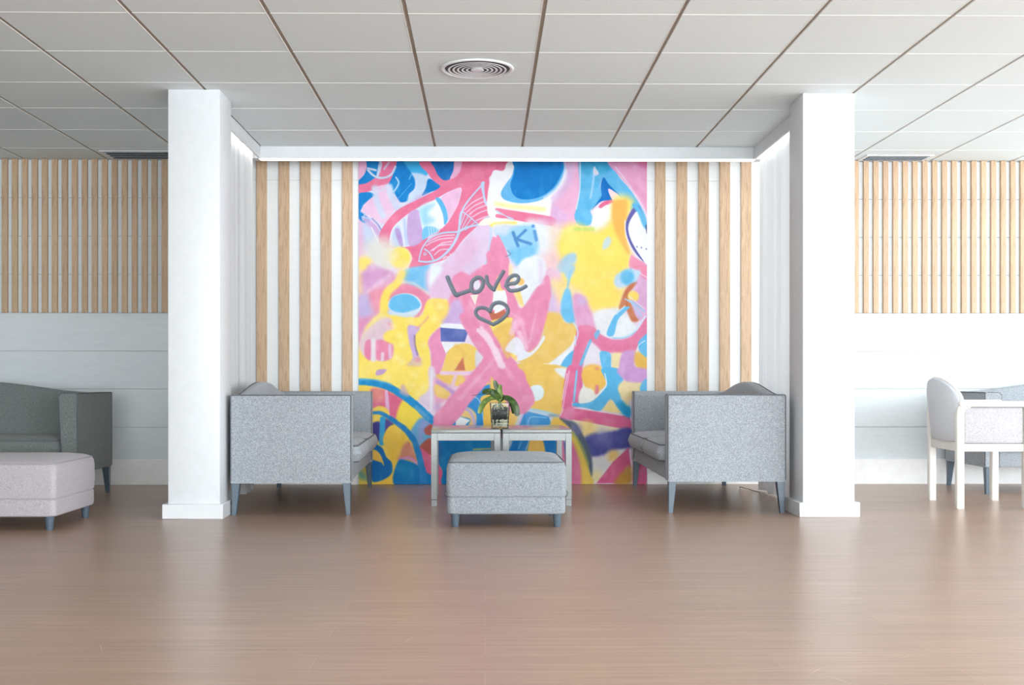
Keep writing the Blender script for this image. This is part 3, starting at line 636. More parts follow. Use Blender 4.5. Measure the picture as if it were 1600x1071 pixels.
S(None, [(818,505),(826,535),(833,512),(838,490)], 4, (238,176,204), 2, .7, rough=3)
P(None, [(778,520),(800,512),(806,540),(795,560),(786,548)], (238,196,110), 2.2, .75)
P(None, [(790,545),(808,526),(822,548),(812,556),(800,552)], (232,234,244), 1.6, .9)
_k = np.clip((vnoise(26, 18, 8) * .5 + vnoise(7, 12, 9) * .5 - .5) * .4, 0, .09)[..., None]
ART[:] = ART + (1 - ART) * _k
# ================= centre details (photo pixels) =================
# white wedge and rust under the lettering
P(None, [(774,449),(789,452),(792,478),(771,484),(771,465)], (240,240,240), .8)
P(None, [(778,432),(786,436),(790,452),(775,452)], (244,206,130), 1.5)
P(None, [(782,428),(796,440),(794,452),(784,450)], PNK2, 1)
P(None, [(735,461),(748,460),(743,477)], (244,234,222), .8, sm=False)
P(None, [(764,489),(787,482),(797,497),(785,499),(770,502)], (198,110,86), .8, sm=False)
P(None, [(765,505),(776,499),(799,496),(800,503),(784,524),(775,524)], (247,220,120), 2)
P(None, [(772,515),(800,504),(790,540),(778,530)], (238,196,104), 3)
S(None, [(748,516),(766,536),(782,570)], (7,8), (245,214,232), 1.8, .9, rough=2)
S(None, [(806,503),(800,520)], 8, (240,200,222), 3, .7)
S(None, [(800,490),(815,505),(822,545)], 5, (240,186,210), 2.5, .5)
B(None, 745.5, 445, 5.5, (228,222,236), .8, ry=8)
P(None, [(775,482),(781,475),(789,477),(791,481),(774,490)], (242,243,246), .8)
# lettering
def ink(pts, w):
    S(None, [(x + .5, y + .9) for x, y in pts], w + .8, GRD, .6)
    S(None, pts, w, GRY, .5, rough=.8); S(None, [(x - .4, y - .5) for x, y in pts], w * .3, (136,145,156), .7, .7)
    S(None, [(x + .9, y + .7) for x, y in pts], .8, GRD, .4, .7)
ink([(699.5,433),(704,444),(711.5,459),(716,459.5)], 6)
ink([(713,460),(722,457.5),(735,453)], 5)
ink([(745.5,433.5),(739,438),(736.5,446),(738,454),(743,456),(750,453),(754.5,445),(754.5,437),(750,433.3),(745,433.5)], 5.2)
ink([(760.5,432),(762,441),(768,449),(772,452)], (5)); ink([(772,451),(778,439),(787,424)], 4.6)
ink([(790.5,446),(797,443),(806,441.5),(810.5,436),(809.5,431),(804,429.5),(797,433),(792.5,440),(792,446),(796,452.5),(804,453.5),(814,451),(822,446.5)], 4.6)
ink([(766,486),(760,481.5),(752,480),(745,483),(743.5,489),(749,496),(760,501),(770.5,506)], 4.6)
ink([(766,485),(770,476),(778,472),(787,474),(793,480),(793.5,488),(787,496),(779,502),(771,506)], 4.8)


ART[:] = np.clip(ART + (NZ2[..., None] * .02), 0, 1)

# ================================================================== the setting
ZC = 2.366; YB = 8.5; XL, XR = -6.6, 7.4; YF = -4.0
SCR = [((-3.1,4.9),(-2.95,5.05)), ]
bm = bmesh.new()
box(bm, XL, XR, YF, YB + .2, -.1, 0)
random.seed(21)
for k in range(46):
    x = random.uniform(-2.3, 2.5); y = random.uniform(2.9, 6.2)
    a = random.choice([1, -1]) * random.uniform(.5, 1.35); ln = random.uniform(.03, .16); wd = random.uniform(.0006, .0013)
    d = Vector((math.cos(a), math.sin(a), 0)) * ln; s = Vector((-math.sin(a), math.cos(a), 0)) * wd
    p = Vector((x, y, .0004))
    vs = [bm.verts.new(q) for q in (p - s, p + d * .5 - s * 1.2, p + d, p + d * .5 + s * 1.2)]
    f = bm.faces.new(vs); f.material_index = 1
fl = link_mesh('floor', bm, [M_floor, M_scratch], smooth=False); tag(fl, kind='structure')
# ceiling: tiles, shadow gaps running away from the camera, thin white cross bars
bm = bmesh.new()
box(bm, XL, XR, YF, YB + .2, ZC + .006, ZC + .15, mi=1)
tx0, ty0 = .254, 5.09
i0 = int((XL - tx0) / .6) - 1; i1 = int((XR - tx0) / .6) + 1
j0 = int((YF - ty0) / .6) - 1; j1 = int((YB - ty0) / .6) + 1
def prism(bm, x0, x1, y0, y1, z0, z1, c, mi):
    if x1 - x0 < .03 or y1 - y0 < .03:
        return
    a = [bm.verts.new(p) for p in ((x0 + c, y0 + c * .3, z0), (x1 - c, y0 + c * .3, z0), (x1 - c, y1 - c * .3, z0), (x0 + c, y1 - c * .3, z0))]
    b = [bm.verts.new(p) for p in ((x0, y0, z0 + c), (x1, y0, z0 + c), (x1, y1, z0 + c), (x0, y1, z0 + c))]
    t = [bm.verts.new(p) for p in ((x0, y0, z1), (x1, y0, z1), (x1, y1, z1), (x0, y1, z1))]
    f = bm.faces.new(a); f.material_index = mi
    for u, v, m_ in ((a, b, 2), (b, t, mi)):
        for k in range(4):
            f = bm.faces.new((u[k], u[(k + 1) % 4], v[(k + 1) % 4], v[k])); f.material_index = m_
DIFF = (-.040, 5.985)
for i in range(i0, i1 + 1):
    for j in range(j0, j1 + 1):
        x0, x1 = max(tx0 + .6 * i + .0095, XL), min(tx0 + .6 * (i + 1) - .0095, XR)
        y0, y1 = max(ty0 + .6 * j + .002, YF), min(ty0 + .6 * (j + 1) - .002, YB)
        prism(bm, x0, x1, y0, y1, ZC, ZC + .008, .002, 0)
for i in range(i0, i1 + 1):
    x0, x1 = max(tx0 + .6 * i + .0095, XL), min(tx0 + .6 * (i + 1) - .0095, XR)
    for j in range(j0, j1 + 1):
        y = ty0 + .6 * j
        if y < YB - .02 and x1 - x0 > .05: box(bm, x0, x1, y - .0035, y + .0035, ZC - .0012, ZC + .005, mi=2)
bmw = bmesh.new(); box(bmw, XL - .1, XL, YF, YB + .2, 0, ZC + .012)
bmf = bmesh.new(); box(bmf, XL, -3.2, YF - .1, YF, 0, ZC + .012); tag(link_mesh('wall_front_light_blocker', bmf, [M_wall], smooth=False), kind='structure')  # unseen partial wall, added to block front light from the left bay
tag(link_mesh('wall_left_light_blocker', bmw, [M_side], smooth=False), kind='structure')  # unseen wall, added to darken the left side of the room
for i in range(i0, i1 + 2):
    x = tx0 + .6 * i - .0095
    if XL < x < XR: box(bm, x - .0022, x + .0016, YF, YB, ZC - .0008, ZC + .005, mi=2)
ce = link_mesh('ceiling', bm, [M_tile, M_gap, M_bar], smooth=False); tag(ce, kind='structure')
# back wall: boards with joints below, plain above
bm = bmesh.new()
box(bm, XL, XR, YB, YB + .2, 0, ZC + .012)
for (xa, xb) in ((XL, -1.75), (2.06, XR)):
    for z in (.417, .696, .971, 1.249, 1.527, 1.805, 2.083):
        pass
wall = link_mesh('wall_back', bm, [M_wall], smooth=False); tag(wall, kind='structure')
def boards(name, xa, xb, zs, gm=None, wm=None):
    bm = bmesh.new()
    box(bm, xa, xb, YB - .004, YB, .0, ZC, mi=1)
    for a, b in zip(zs, zs[1:]):
        box(bm, xa, xb, YB - .012, YB - .003, a + .0015, b - .0015, bev=.0012, seg=1)
    o = link_mesh(name, bm, [wm or M_wall, gm or M_groove], smooth=False); tag(o, kind='structure'); return o
boards('wall_back_left_boards', XL, -1.75, (0, .139, .417, .696, .971, 1.249, 1.527, 1.805, 2.083, ZC - .007), None, M_board)
boards('wall_back_right_boards', 2.05, XR, (0, .139, .417, .696, .971, 1.249, 1.527, 1.805, 2.083, ZC - .007), None, M_board)
boards('wall_back_alcove_boards', -1.75, -.90, (0, 2.214, ZC), M_bar); boards('wall_back_alcove_side_boards', 1.16, 2.05, (0, 2.214, ZC), M_bar)
YW = YB - .012
def baseboard(name, xa, xb, h, d=.014):
    bm = bmesh.new(); box(bm, xa, xb, YW - d, YW, 0, h, bev=.002, seg=1)
    tag(link_mesh(name, bm, M_trim), kind='structure')
baseboard('baseboard_left', XL, -1.80, .183); baseboard('baseboard_right', 2.08, XR, .183)
baseboard('baseboard_alcove', -1.80, -.93, .085, .008); baseboard('baseboard_alcove_side', 1.182, 2.08, .085, .008)
# columns with a plinth
def column(name, x0, x1, y0, y1):
    bm = bmesh.new(); box(bm, x0, x1, y0, y1, 0, ZC, bev=.004, seg=2)
    box(bm, x0 - .026, x1 + .022, y0 - .026, y1 + .004, 0, .082, bev=.003, seg=1)
    o = link_mesh(name, bm, M_white); tag(o, kind='structure'); return o
column('wall_left_column', -1.746, -1.461, 6.435, 6.72)
column('wall_right_column', 1.772, 2.062, 6.475, 6.765)
# pelmet round the alcove: a front bar and two side returns, LED strip under it
bm = bmesh.new()
PZ = ZC - .084
box(bm, -1.62, 1.93, 8.0, 8.1, PZ, ZC, bev=.002, seg=1)
box(bm, -1.552, -1.540, 6.72, 8.0, PZ, ZC, bev=.001, seg=1)
box(bm, 1.849, 1.861, 6.765, 8.0, PZ, ZC, bev=.001, seg=1)
tag(link_mesh('trim_1', bm, M_white), kind='structure')
def led(name, x0, x1, y0, y1, z0, z1, label):
    bm = bmesh.new(); box(bm, x0, x1, y0, y1, z0, z1, bev=.001, seg=1)
    o = link_mesh(name, bm, M_led); tag(o, label, 'light strip', 'light strips of the pelmet'); return o
led('light_strip', -1.55, 1.86, 8.002, 8.074, PZ - .002, PZ, 'long glowing light strip under the white pelmet above the mural')
led('light_strip', -1.566, -1.554, 6.74, 7.96, PZ + .02, PZ + .036, 'glowing light strip behind the pelmet over the left curtain')
led('light_strip', 1.863, 1.873, 6.79, 7.96, PZ + .02, PZ + .036, 'glowing light strip behind the pelmet over the right curtain')
# curtains
def curtain(x, y0, y1, label, seed):
    random.seed(seed); bm = bmesh.new()
    n = 220; zs = [.012, .3, .8, 1.4, 1.9, 2.2, PZ + .06]
    ph = [random.uniform(0, 6.3) for _ in range(5)]
    rings = []
    def off(s, z):
        k = 1 - .35 * z / 2.3
        return k * (.017 * math.sin(s * 41 + ph[0]) + .010 * math.sin(s * 67 + ph[1]) + .006 * math.sin(s * 23 + ph[2] + z * .5)) 
    for z in zs:
        rings.append([(x + off(y0 + (y1 - y0) * i / n, z), y0 + (y1 - y0) * i / n, z + (.004 * math.sin(i * .11 + ph[3]) if z < .1 else 0)) for i in range(n + 1)])
    loft(bm, rings, cap=False, closed=False)
    o = link_mesh('curtain', bm, M_curt); sm = o.modifiers.new('thickness', 'SOLIDIFY'); sm.thickness = .003
    tag(o, label, 'curtain'); return o
curtain(-1.594, 6.74, 7.985, 'white floor-length curtain hanging behind the left column', 3)
curtain(1.900, 6.80, 7.97, 'white floor-length curtain hanging behind the right column', 5)
# ================================================================== wooden slats
ORD = ['first', 'second', 'third', 'fourth', 'fifth', 'sixth', 'seventh', 'eighth', 'ninth', 'tenth', 'eleventh', 'twelfth', 'thirteenth', 'fourteenth', 'fifteenth', 'sixteenth', 'seventeenth', 'eighteenth', 'nineteenth']
def slat_mesh(wd, d, z0, z1):
    bm = bmesh.new(); box(bm, -wd / 2, wd / 2, -d, 0, z0, z1, bev=.0015, seg=1)
    return bm
def slats(xs, wd, d, z0, z1, label, group):
    first = None
    for i, x in enumerate(xs):
        if first is None:
            o = first = link_mesh('wooden_slat', slat_mesh(wd, d, z0, z1), M_oak)
        else:
            o = first.copy(); C.objects.link(o)
        o.location = (x, YW, 0)
        tag(o, label % ORD[i], 'slat', group)
def wx(px, y=8.47):   # distance along the back wall of a point seen at column px
    return y * math.tan(math.atan((px - 780) / 1820) + .0121)
slats([-2.324 - .0719 * k for k in range(17)], .040, .024, 1.249, ZC - .003, 'narrow oak slat left of the left column, %s counting left from it', 'narrow slats left of the left column')
slats([2.709 + .0719 * k for k in range(18)], .038, .024, 1.249, ZC - .003, 'narrow oak slat right of the right column, %s counting right from it', 'narrow slats right of the right column')
slats([wx(p) for p in (542.6, 509.4, 476.7, 443.6, 408.5)], .076, .016, .085, ZC - .003, 'wide oak slat left of the mural, %s counting away from it', 'wide slats left of the mural')
slats([wx(p) for p in (1032, 1065.9, 1099.7, 1132.9, 1166.2)], .076, .016, .085, ZC - .003, 'wide oak slat right of the mural, %s counting away from it', 'wide slats right of the mural')
# ================================================================== ceiling fittings
def diffuser():
    t = empty('air_diffuser', (DIFF[0], DIFF[1], ZC))
    tag(t, 'round white ceiling air diffuser of concentric rings above the mural', 'air vent')
    def ring(r0, r1, z0, z1, th=.0025, flip=1):
        b = bmesh.new(); n = 64
        prof = [(r0, z0), (r1, z1), (r1, z1 + th), (r0, z0 + th)]
        rings = [[(r * math.cos(2 * PI * k / n), r * math.sin(2 * PI * k / n), z) for k in range(n)] for r, z in prof]
        rings.append(rings[0]); loft(b, rings, cap=False); bmesh.ops.remove_doubles(b, verts=b.verts[:], dist=1e-6)
        return b
    def band(prof):
        b = bmesh.new(); n = 72
        rings = [[(r * math.cos(2 * PI * k / n), r * math.sin(2 * PI * k / n), z) for k in range(n)] for r, z in prof]
        rings.append(rings[0]); loft(b, rings, cap=False); bmesh.ops.remove_doubles(b, verts=b.verts[:], dist=1e-6)
        return b
    link_mesh('outer_rim', band([(.188, -.001), (.187, -.006), (.182, -.009), (.174, -.009), (.168, -.005), (.167, -.001)]), M_alu, t)
    for k, r in enumerate((.150, .127, .104, .081, .058)):
        link_mesh('ring', band([(r + .001, -.0088), (r, -.0100), (r - .002, -.0100), (r - .0095, -.0086), (r - .0095, -.0078)]), M_alu, t)
    b = bmesh.new(); n = 40
    loft(b, [[(r * math.cos(2 * PI * q / n), r * math.sin(2 * PI * q / n), z) for q in range(n)] for r, z in ((.030, -.001), (.033, -.0085), (.035, -.0095), (.033, -.0108), (.02, -.0105), (.002, -.0104))])
    link_mesh('centre_disc', b, M_alu, t)
    b = bmesh.new(); loft(b, [[(r * math.cos(2 * PI * q / n), r * math.sin(2 * PI * q / n), z) for q in range(n)] for r, z in ((.168, -.0004), (.168, -.0012))])
    link_mesh('duct_opening', b, M_dark, t)
diffuser()
def grille(x0, x1, y0, y1, label):
    t = empty('ceiling_grille', ((x0 + x1) / 2, (y0 + y1) / 2, ZC)); tag(t, label, 'air vent', 'ceiling grilles over the slatted walls')
    hx, hy = (x1 - x0) / 2, (y1 - y0) / 2
    b = bmesh.new()
    box(b, -hx, hx, -hy, -hy + .022, -.007, 0, bev=.001, seg=1); box(b, -hx, hx, hy - .022, hy, -.007, 0, bev=.001, seg=1)
    box(b, -hx, -hx + .022, -hy + .022, hy - .022, -.007, 0, bev=.001, seg=1); box(b, hx - .022, hx, -hy + .022, hy - .022, -.007, 0, bev=.001, seg=1)
    link_mesh('frame', b, M_alu, t)
    b = bmesh.new(); box(b, -hx + .02, hx - .02, -hy + .02, hy - .02, -.0025, -.0008); link_mesh('duct_opening', b, M_dark, t)
    for k in range(4):
        y = -hy + .035 + k * (2 * hy - .07) / 3
        b = bmesh.new(); box(b, -hx + .024, hx - .024, y - .013, y + .013, -.001, .001)
        bmesh.ops.rotate(b, verts=b.verts[:], cent=(0, y, 0), matrix=Matrix.Rotation(.35, 3, 'X'))
        bmesh.ops.translate(b, verts=b.verts[:], vec=(0, 0, -.0075))
        link_mesh('vane', b, M_gril, t)
grille(2.72, 3.20, 8.26, 8.47, 'slim white ceiling grille right of the right column')
grille(-2.70, -2.20, 8.17, 8.47, 'slim ceiling grille left of the left column, partly behind it')
# ================================================================== the mural
def build_mural():
    x0, x1 = -.9195, 1.1795; z0, z1 = .002, ZC - .004
    me = bpy.data.meshes.new('mural')
    gx = np.linspace(x0, x1, MW); gz = np.linspace(z1, z0, MH)
    XX, ZZ = np.meshgrid(gx, gz)
    yf = YB - .024
    front = np.stack([XX, np.full_like(XX, yf), ZZ], -1).reshape(-1, 3)
    back = np.array([[x0, YB - .012, z1], [x1, YB - .012, z1], [x1, YB - .012, z0], [x0, YB - .012, z0]])
    co = np.vstack([front, back]).astype(np.float32)
    nf = MW * MH
    i = np.arange(nf).reshape(MH, MW)
    quads = np.stack([i[:-1, :-1], i[1:, :-1], i[1:, 1:], i[:-1, 1:]], -1).reshape(-1, 4)
    c = [i[0, 0], i[0, -1], i[-1, -1], i[-1, 0]]
    side = np.array([[nf, nf + 1, nf + 2, nf + 3]] + [[c[k], c[(k + 1) % 4], nf + (k + 1) % 4, nf + k] for k in range(4)])
    quads = np.vstack([quads, side]).astype(np.int32)
    me.vertices.add(len(co)); me.vertices.foreach_set('co', co.ravel())
    me.loops.add(quads.size); me.loops.foreach_set('vertex_index', quads.ravel())
    me.polygons.add(len(quads)); me.polygons.foreach_set('loop_start', np.arange(0, quads.size, 4, dtype=np.int32))
    me.update(calc_edges=True)
    a = np.clip(ART * .965, 0, 1)
    lin = np.where(a <= .04045, a / 12.92, ((a + .055) / 1.055) ** 2.4)
    colr = np.ones((len(co), 4), np.float32); colr[:nf, :3] = lin.reshape(-1, 3); colr[nf:, :3] = .85
    at = me.color_attributes.new('paint', 'FLOAT_COLOR', 'POINT'); at.data.foreach_set('color', colr.ravel())
    m = mat('mural_paint', (255, 255, 255), .6, spec=.2)
    an = N(m, 'ShaderNodeAttribute', attribute_name='paint'); L(m, an.outputs['Color'], bsdf(m).inputs['Base Color'])
    bn = noise(m, 60, 5, .6, sc3=(1, 1, .4)); bump(m, bn.outputs['Fac'], .06)
    me.materials.append(m)
    o = bpy.data.objects.new('mural', me); C.objects.link(o)
    tag(o, 'large colourful graffiti mural panel with a fish and the word Love', 'mural')
build_mural()
# ================================================================== sofas
SL, SD, SZ = 1.72, .68, .681
def cushion_bm(x0, x1, y0, y1, z0, z1, crown=.018, r=.03, bulge=.012):
    bm = bmesh.new(); nx, ny = 18, 18
    rings = []
    def ringz(z, inset):
        pts = []
        ax0, ax1, ay0, ay1 = x0 + inset, x1 - inset, y0 + inset, y1 - inset
        c = .05
        for (cx, cy, a0) in ((ax1 - c, ay1 - c, 0), (ax0 + c, ay1 - c, PI / 2), (ax0 + c, ay0 + c, PI), (ax1 - c, ay0 + c, 1.5 * PI)):
            for k in range(6):
                a = a0 + k * PI / 10
                pts.append((cx + c * math.cos(a), cy + c * math.sin(a), z))
        return pts
    h = z1 - z0
    for f, ins in ((0, .02), (.04, .006), (.14, 0), (.5, -bulge), (.86, 0), (.96, .006), (1, .02)):
        rings.append(ringz(z0 + h * f, ins))
    # crowned top
    for q, dz in ((.07, .45), (.16, .8), (.26, 1)):
        ins = q * min(x1 - x0, y1 - y0)
        r_ = ringz(z1 + crown * dz, ins); rings.append(r_)
    loft(bm, rings)
    return bm
def sofa(loc, rz, label, group, fab, pipe):
    t = empty('sofa', loc, rz); tag(t, label, 'sofa', group)
    hl, hd = SL / 2, SD / 2
    # back with a humped top
    bm = bmesh.new(); rings = []
    ny = 48
    def top(y):
        d = abs(y) / .80
        return SZ - .004 + (.074 * math.cos(PI / 2 * d) ** 2 if d < 1 else 0)
    for k in range(ny + 1):
        y = -hl + .006 + (SL - .012) * k / ny; zt = top(y)
        xb, xf = -hd + .004, -hd + .15
        sec = [(xb, .182)]
        sec += [(xb, .45), (xb, zt - .014)]
        for q in range(1, 6):
            a = PI - q * PI / 6 / 1.0
            sec.append((xb + .035 + .035 * math.cos(PI - q * PI / 6), zt - .014 + .014 * math.sin(q * PI / 6)))
        sec += [(xb + .07, zt - .014), (xb + .085, zt - .06), (xf - .02, .45), (xf, .30), (xf, .182)]
        rings.append([(x, y, z) for x, z in sec])
    loft(bm, rings); bk = link_mesh('backrest', bm, fab, t)
    bm = bmesh.new()
    tube(bm, [(-hd + .008, -hl + .01 + (SL - .02) * k / 40, top(-hl + .01 + (SL - .02) * k / 40) - .006) for k in range(41)], .0042, 8)
    link_mesh('piping', bm, pipe, bk)
    for s in (-1, 1):
        bm = bmesh.new(); rings = []
        o_, i_ = hl, hl - .115
        for x, sh in ((-hd, 0), (-hd + .008, .006), (hd - .03, .006), (hd - .008, .004), (hd, 0)):
            g = .004 if x in (-hd, hd) else 0
            sec = [(o_ - g, .18 + g), (o_ - g, SZ - .008 - g)]
            sec += [(o_ - g - .008, SZ - g)]
            for q in range(7):
                a = PI / 2 + q * PI / 12
                sec.append((i_ + .032 + .032 * math.cos(a) + g, SZ - .032 + .032 * math.sin(a) - g))
            sec += [(i_ + .012 + g, .45), (i_ + .02 + g, .30), (i_ + .02 + g, .18 + g)]
            rings.append([(x, s * y, z) for y, z in sec])
        loft(bm, rings); ar = link_mesh('arm', bm, fab, t)
        bm = bmesh.new(); e = .0015
        yo = s * (hl - .001)
        def poly(pts, n=5):
            out = []
            for a, b in zip(pts, pts[1:]):
                out += [Vector(a).lerp(Vector(b), q / n) for q in range(n)]
            return out + [Vector(pts[-1])]
        c1 = [(-hd + .003 + .010 * (1 - math.cos(a)), yo, SZ - .013 + .010 * math.sin(a)) for a in (0, .4, .8, 1.2, PI / 2)]
        c2 = [(hd - .003 - .010 * (1 - math.cos(a)), yo, SZ - .013 + .010 * math.sin(a)) for a in (PI / 2, 1.2, .8, .4, 0)]
        tube(bm, poly([(-hd + .003, yo, .19), c1[0]])[:-1] + [Vector(q) for q in c1] + poly([c1[-1], c2[0]])[1:-1] + [Vector(q) for q in c2] + poly([c2[-1], (hd - .003, yo, .19)])[1:], .0034, 8)
        c3 = [(hd - .003, s * (hl - .016), SZ - .0025), (hd - .003, s * (i_ + .04), SZ - .0025)]
        c4 = [(hd - .003, s * (i_ + .032 - .029 * math.sin(a)), SZ - .032 + .029 * math.cos(a)) for a in (.3, .6, .9, 1.2, 1.5)]
        b2 = bmesh.new(); tube(b2, poly(c3) + [Vector(q) for q in c4] + poly([(hd - .003, s * (i_ + .006), SZ - .05), (hd - .003, s * (i_ + .014), .45), (hd - .003, s * (i_ + .022), .2)]), .0034, 8); merge(bm, b2)
        link_mesh('piping', bm, pipe, ar)
        for (fx) in (-1, 1):
            bm = bmesh.new()
            w = .047; b_ = .026
            ya, yb = sorted((s * (hl - .006), s * (hl - .006 - w))); yc, yd = sorted((s * (hl - .008), s * (hl - .008 - b_)))
            if fx > 0: taper_leg(bm, (hd - .006 - w, hd - .006, ya, yb), (hd - .006 - b_, hd - .006, yc, yd), .186)
            else: taper_leg(bm, (-hd + .006, -hd + .006 + w, ya, yb), (-hd + .006, -hd + .006 + b_, yc, yd), .186)
            link_mesh('leg', bm, M_leg, t)
    bm = bmesh.new(); box(bm, -hd + .02, hd - .012, -hl + .1, hl - .1, .181, .29, bev=.006)
    link_mesh('seat_base', bm, fab, t)
    iy = hl - .112
    for s in (-1, 1):
        y0, y1 = (-iy, -.002) if s < 0 else (.002, iy)
        cu = link_mesh('seat_cushion', cushion_bm(-hd + .14, hd + .036, y0, y1, .288, .385, .022), fab, t)
        bm = bmesh.new(); x0, x1 = -hd + .16, hd + .026
        for z in (.383, .292):
            c = .03; pts = []
            for (cx, cy, a0) in ((x1 - c, y1 - .012 - c, 0), (x0 + c, y1 - .012 - c, PI / 2), (x0 + c, y0 + .012 + c, PI), (x1 - c, y0 + .012 + c, 1.5 * PI)):
                for k in range(5):
                    a = a0 + k * PI / 8; pts.append((cx + c * math.cos(a), cy + c * math.sin(a), z))
            b2 = bmesh.new(); tube(b2, pts, .0045, 6, closed=True); merge(bm, b2)
        link_mesh('piping', bm, pipe, cu)
    return t
# local +x is the front of the sofa
sofa((-1.118, 7.445, 0), math.radians(1.5), 'grey two-seat sofa left of the tables, side-on and facing right', 'sofas', M_fab, M_pipe)
sofa((1.392, 7.52, 0), math.radians(180 - .4), 'grey two-seat sofa right of the tables, side-on and facing left', 'sofas', M_fab, M_pipe)
sofa((-2.53 - SL / 2, 7.96 - SD / 2 - .03, 0), -PI / 2, 'dark grey sofa facing forward behind the pale ottoman', 'sofas', M_fabd, M_pipe)
sofa((3.325 + SL / 2, 8.385 - SD / 2, 0), -PI / 2, 'grey sofa against the wall behind the white armchair', 'sofas', M_fab, M_pipe)
# ================================================================== ottomans
def ottoman(cx, cy, label, fab, pipe, loops=True):
    t = empty('ottoman', (cx, cy, 0)); tag(t, label, 'ottoman', 'ottomans')
    h = .31
    bm = bmesh.new(); rings = []
    def rr(z, ins, c=.03):
        a1 = h - ins; pts = []
        for (sx, sy, a0) in ((1, 1, 0), (-1, 1, PI / 2), (-1, -1, PI), (1, -1, 1.5 * PI)):
            for k in range(7):
                a = a0 + k * PI / 12; pts.append((sx * (a1 - c) + c * math.cos(a), sy * (a1 - c) + c * math.sin(a), z))
        return pts
    for z, ins in ((.070, .03), (.070, .010), (.076, .004), (.10, .002), (.154, .003), (.157, .0075), (.160, .0075), (.163, .002), (.22, -.002), (.30, .0), (.325, .004), (.338, .012), (.347, .024), (.355, .045), (.364, .10), (.370, .18), (.372, .26)):
        rings.append(rr(z, ins))
    loft(bm, rings); bo = link_mesh('upholstered_body', bm, fab, t)
    bm = bmesh.new(); tube(bm, rr(.3385, .0095), .0034, 6, closed=True)
    link_mesh('piping', bm, pipe, bo)
    for s in (-1, 1):
        bm = bmesh.new(); tube(bm, [(s * (h + .001 + .014 * math.sin(a)), -.2 + 0 * a, .166 + .017 * math.cos(a)) for a in [PI * k / 10 for k in range(11)]], .003, 6)
        if loops: link_mesh('pull_loop', bm, pipe, t)
        else: bm.free()
        for q in (-1, 1):
            bm = bmesh.new(); n = 20
            loft(bm, [[(s * (h - .045) + r * math.cos(2 * PI * k / n), q * (h - .045) + r * math.sin(2 * PI * k / n), z) for k in range(n)] for r, z in ((.0165, 0), (.0175, .004), (.025, .074))])
            link_mesh('leg', bm, M_leg, t)
ottoman(.110, 6.325, 'grey upholstered ottoman in front of the two small tables', M_fab2, M_pipe)
ottoman(-2.177 - .31, 6.235, 'pale lilac-grey ottoman at the left edge by the dark sofa', M_fabl, M_pipel, False)
# ================================================================== side tables
def side_table(x0, x1, yf, d, rz, label):
    wd = x1 - x0
    t = empty('side_table', (x0 + wd / 2, yf, 0), rz); tag(t, label, 'table', 'side tables pushed together')
    hw = wd / 2; TZ = .462
    bm = bmesh.new(); box(bm, -hw, hw, 0, d, TZ - .021, TZ, bev=.003); link_mesh('tabletop', bm, M_tab, t)
    bm = bmesh.new(); L_ = .037
    for (xa, xb, ya, yb) in ((-hw + L_, hw - L_, .002, .022), (-hw + L_, hw - L_, d - .022, d - .002), (-hw + .002, -hw + .022, L_, d - L_), (hw - .022, hw - .002, L_, d - L_)):
        box(bm, xa, xb, ya, yb, TZ - .0235 - .042, TZ - .0215, bev=.001, seg=1)
    link_mesh('apron', bm, M_tab, t)
    for sx in (-1, 1):
        for q in (0, 1):
            xa, xb = (-hw, -hw + L_) if sx < 0 else (hw - L_, hw)
            ya, yb = (0, L_) if q == 0 else (d - L_, d)
            bm = bmesh.new(); box(bm, xa, xb, ya, yb, .04, TZ - .0215, bev=.0015, seg=1); lg = link_mesh('leg', bm, M_tab, t)
            bm = bmesh.new(); box(bm, xa + .001, xb - .001, ya + .001, yb - .001, 0, .0388, bev=.0015, seg=1); link_mesh('foot', bm, M_tab, lg)
side_table(-.326, .0925, 7.035, .70, math.radians(1.6), 'grey lacquered side table, the left one of the pair')
side_table(.1065, .5245, 7.035, .70, math.radians(1.2), 'grey lacquered side table, the right one of the pair')
# ================================================================== orchid in a glass vase
M_glass = bpy.data.materials.new('clear_glass'); M_glass.use_nodes = True
_nt = M_glass.node_tree; _nt.nodes.clear()
_o = _nt.nodes.new('ShaderNodeOutputMaterial'); _mxs = _nt.nodes.new('ShaderNodeMixShader'); _tr = _nt.nodes.new('ShaderNodeBsdfTransparent'); _gl = _nt.nodes.new('ShaderNodeBsdfGlossy'); _lw = _nt.nodes.new('ShaderNodeFresnel')
_lw.inputs['IOR'].default_value = 1.5; _tr.inputs[0].default_value = (.93, .96, .95, 1); _gl.inputs['Roughness'].default_value = .03
_nt.links.new(_lw.outputs[0], _mxs.inputs[0]); _nt.links.new(_tr.outputs[0], _mxs.inputs[1]); _nt.links.new(_gl.outputs[0], _mxs.inputs[2]); _nt.links.new(_mxs.outputs[0], _o.inputs[0])
M_bark = speckle('dark_bark', ((20, 20, 24), (36, 35, 40), (70, 64, 60)), 130, .8, .6, 4, (.35, .55, .75))
M_barkl = speckle('pale_bark', ((92, 82, 74), (124, 112, 100), (150, 138, 124)), 130, .8, .3)
M_peb = speckle('cream_pebble', ((206, 192, 168), (228, 216, 194), (240, 232, 214)), 60, .5, .1)
M_resin = speckle('pale_gel', ((214, 204, 178), (224, 214, 190), (232, 224, 204)), 20, .2, 0)
M_leaf = speckle('orchid_leaf', ((28, 48, 20), (54, 80, 32), (100, 126, 56)), 26, .35, .05, 3, (.32, .52, .8), sc3=(1, 1, 1))
M_leafl = speckle('pale_orchid_leaf', ((86, 112, 50), (118, 144, 70), (150, 172, 96)), 26, .38, .05)
M_root = speckle('orchid_root', ((150, 152, 132), (176, 176, 156), (200, 198, 178)), 80, .6, .1)
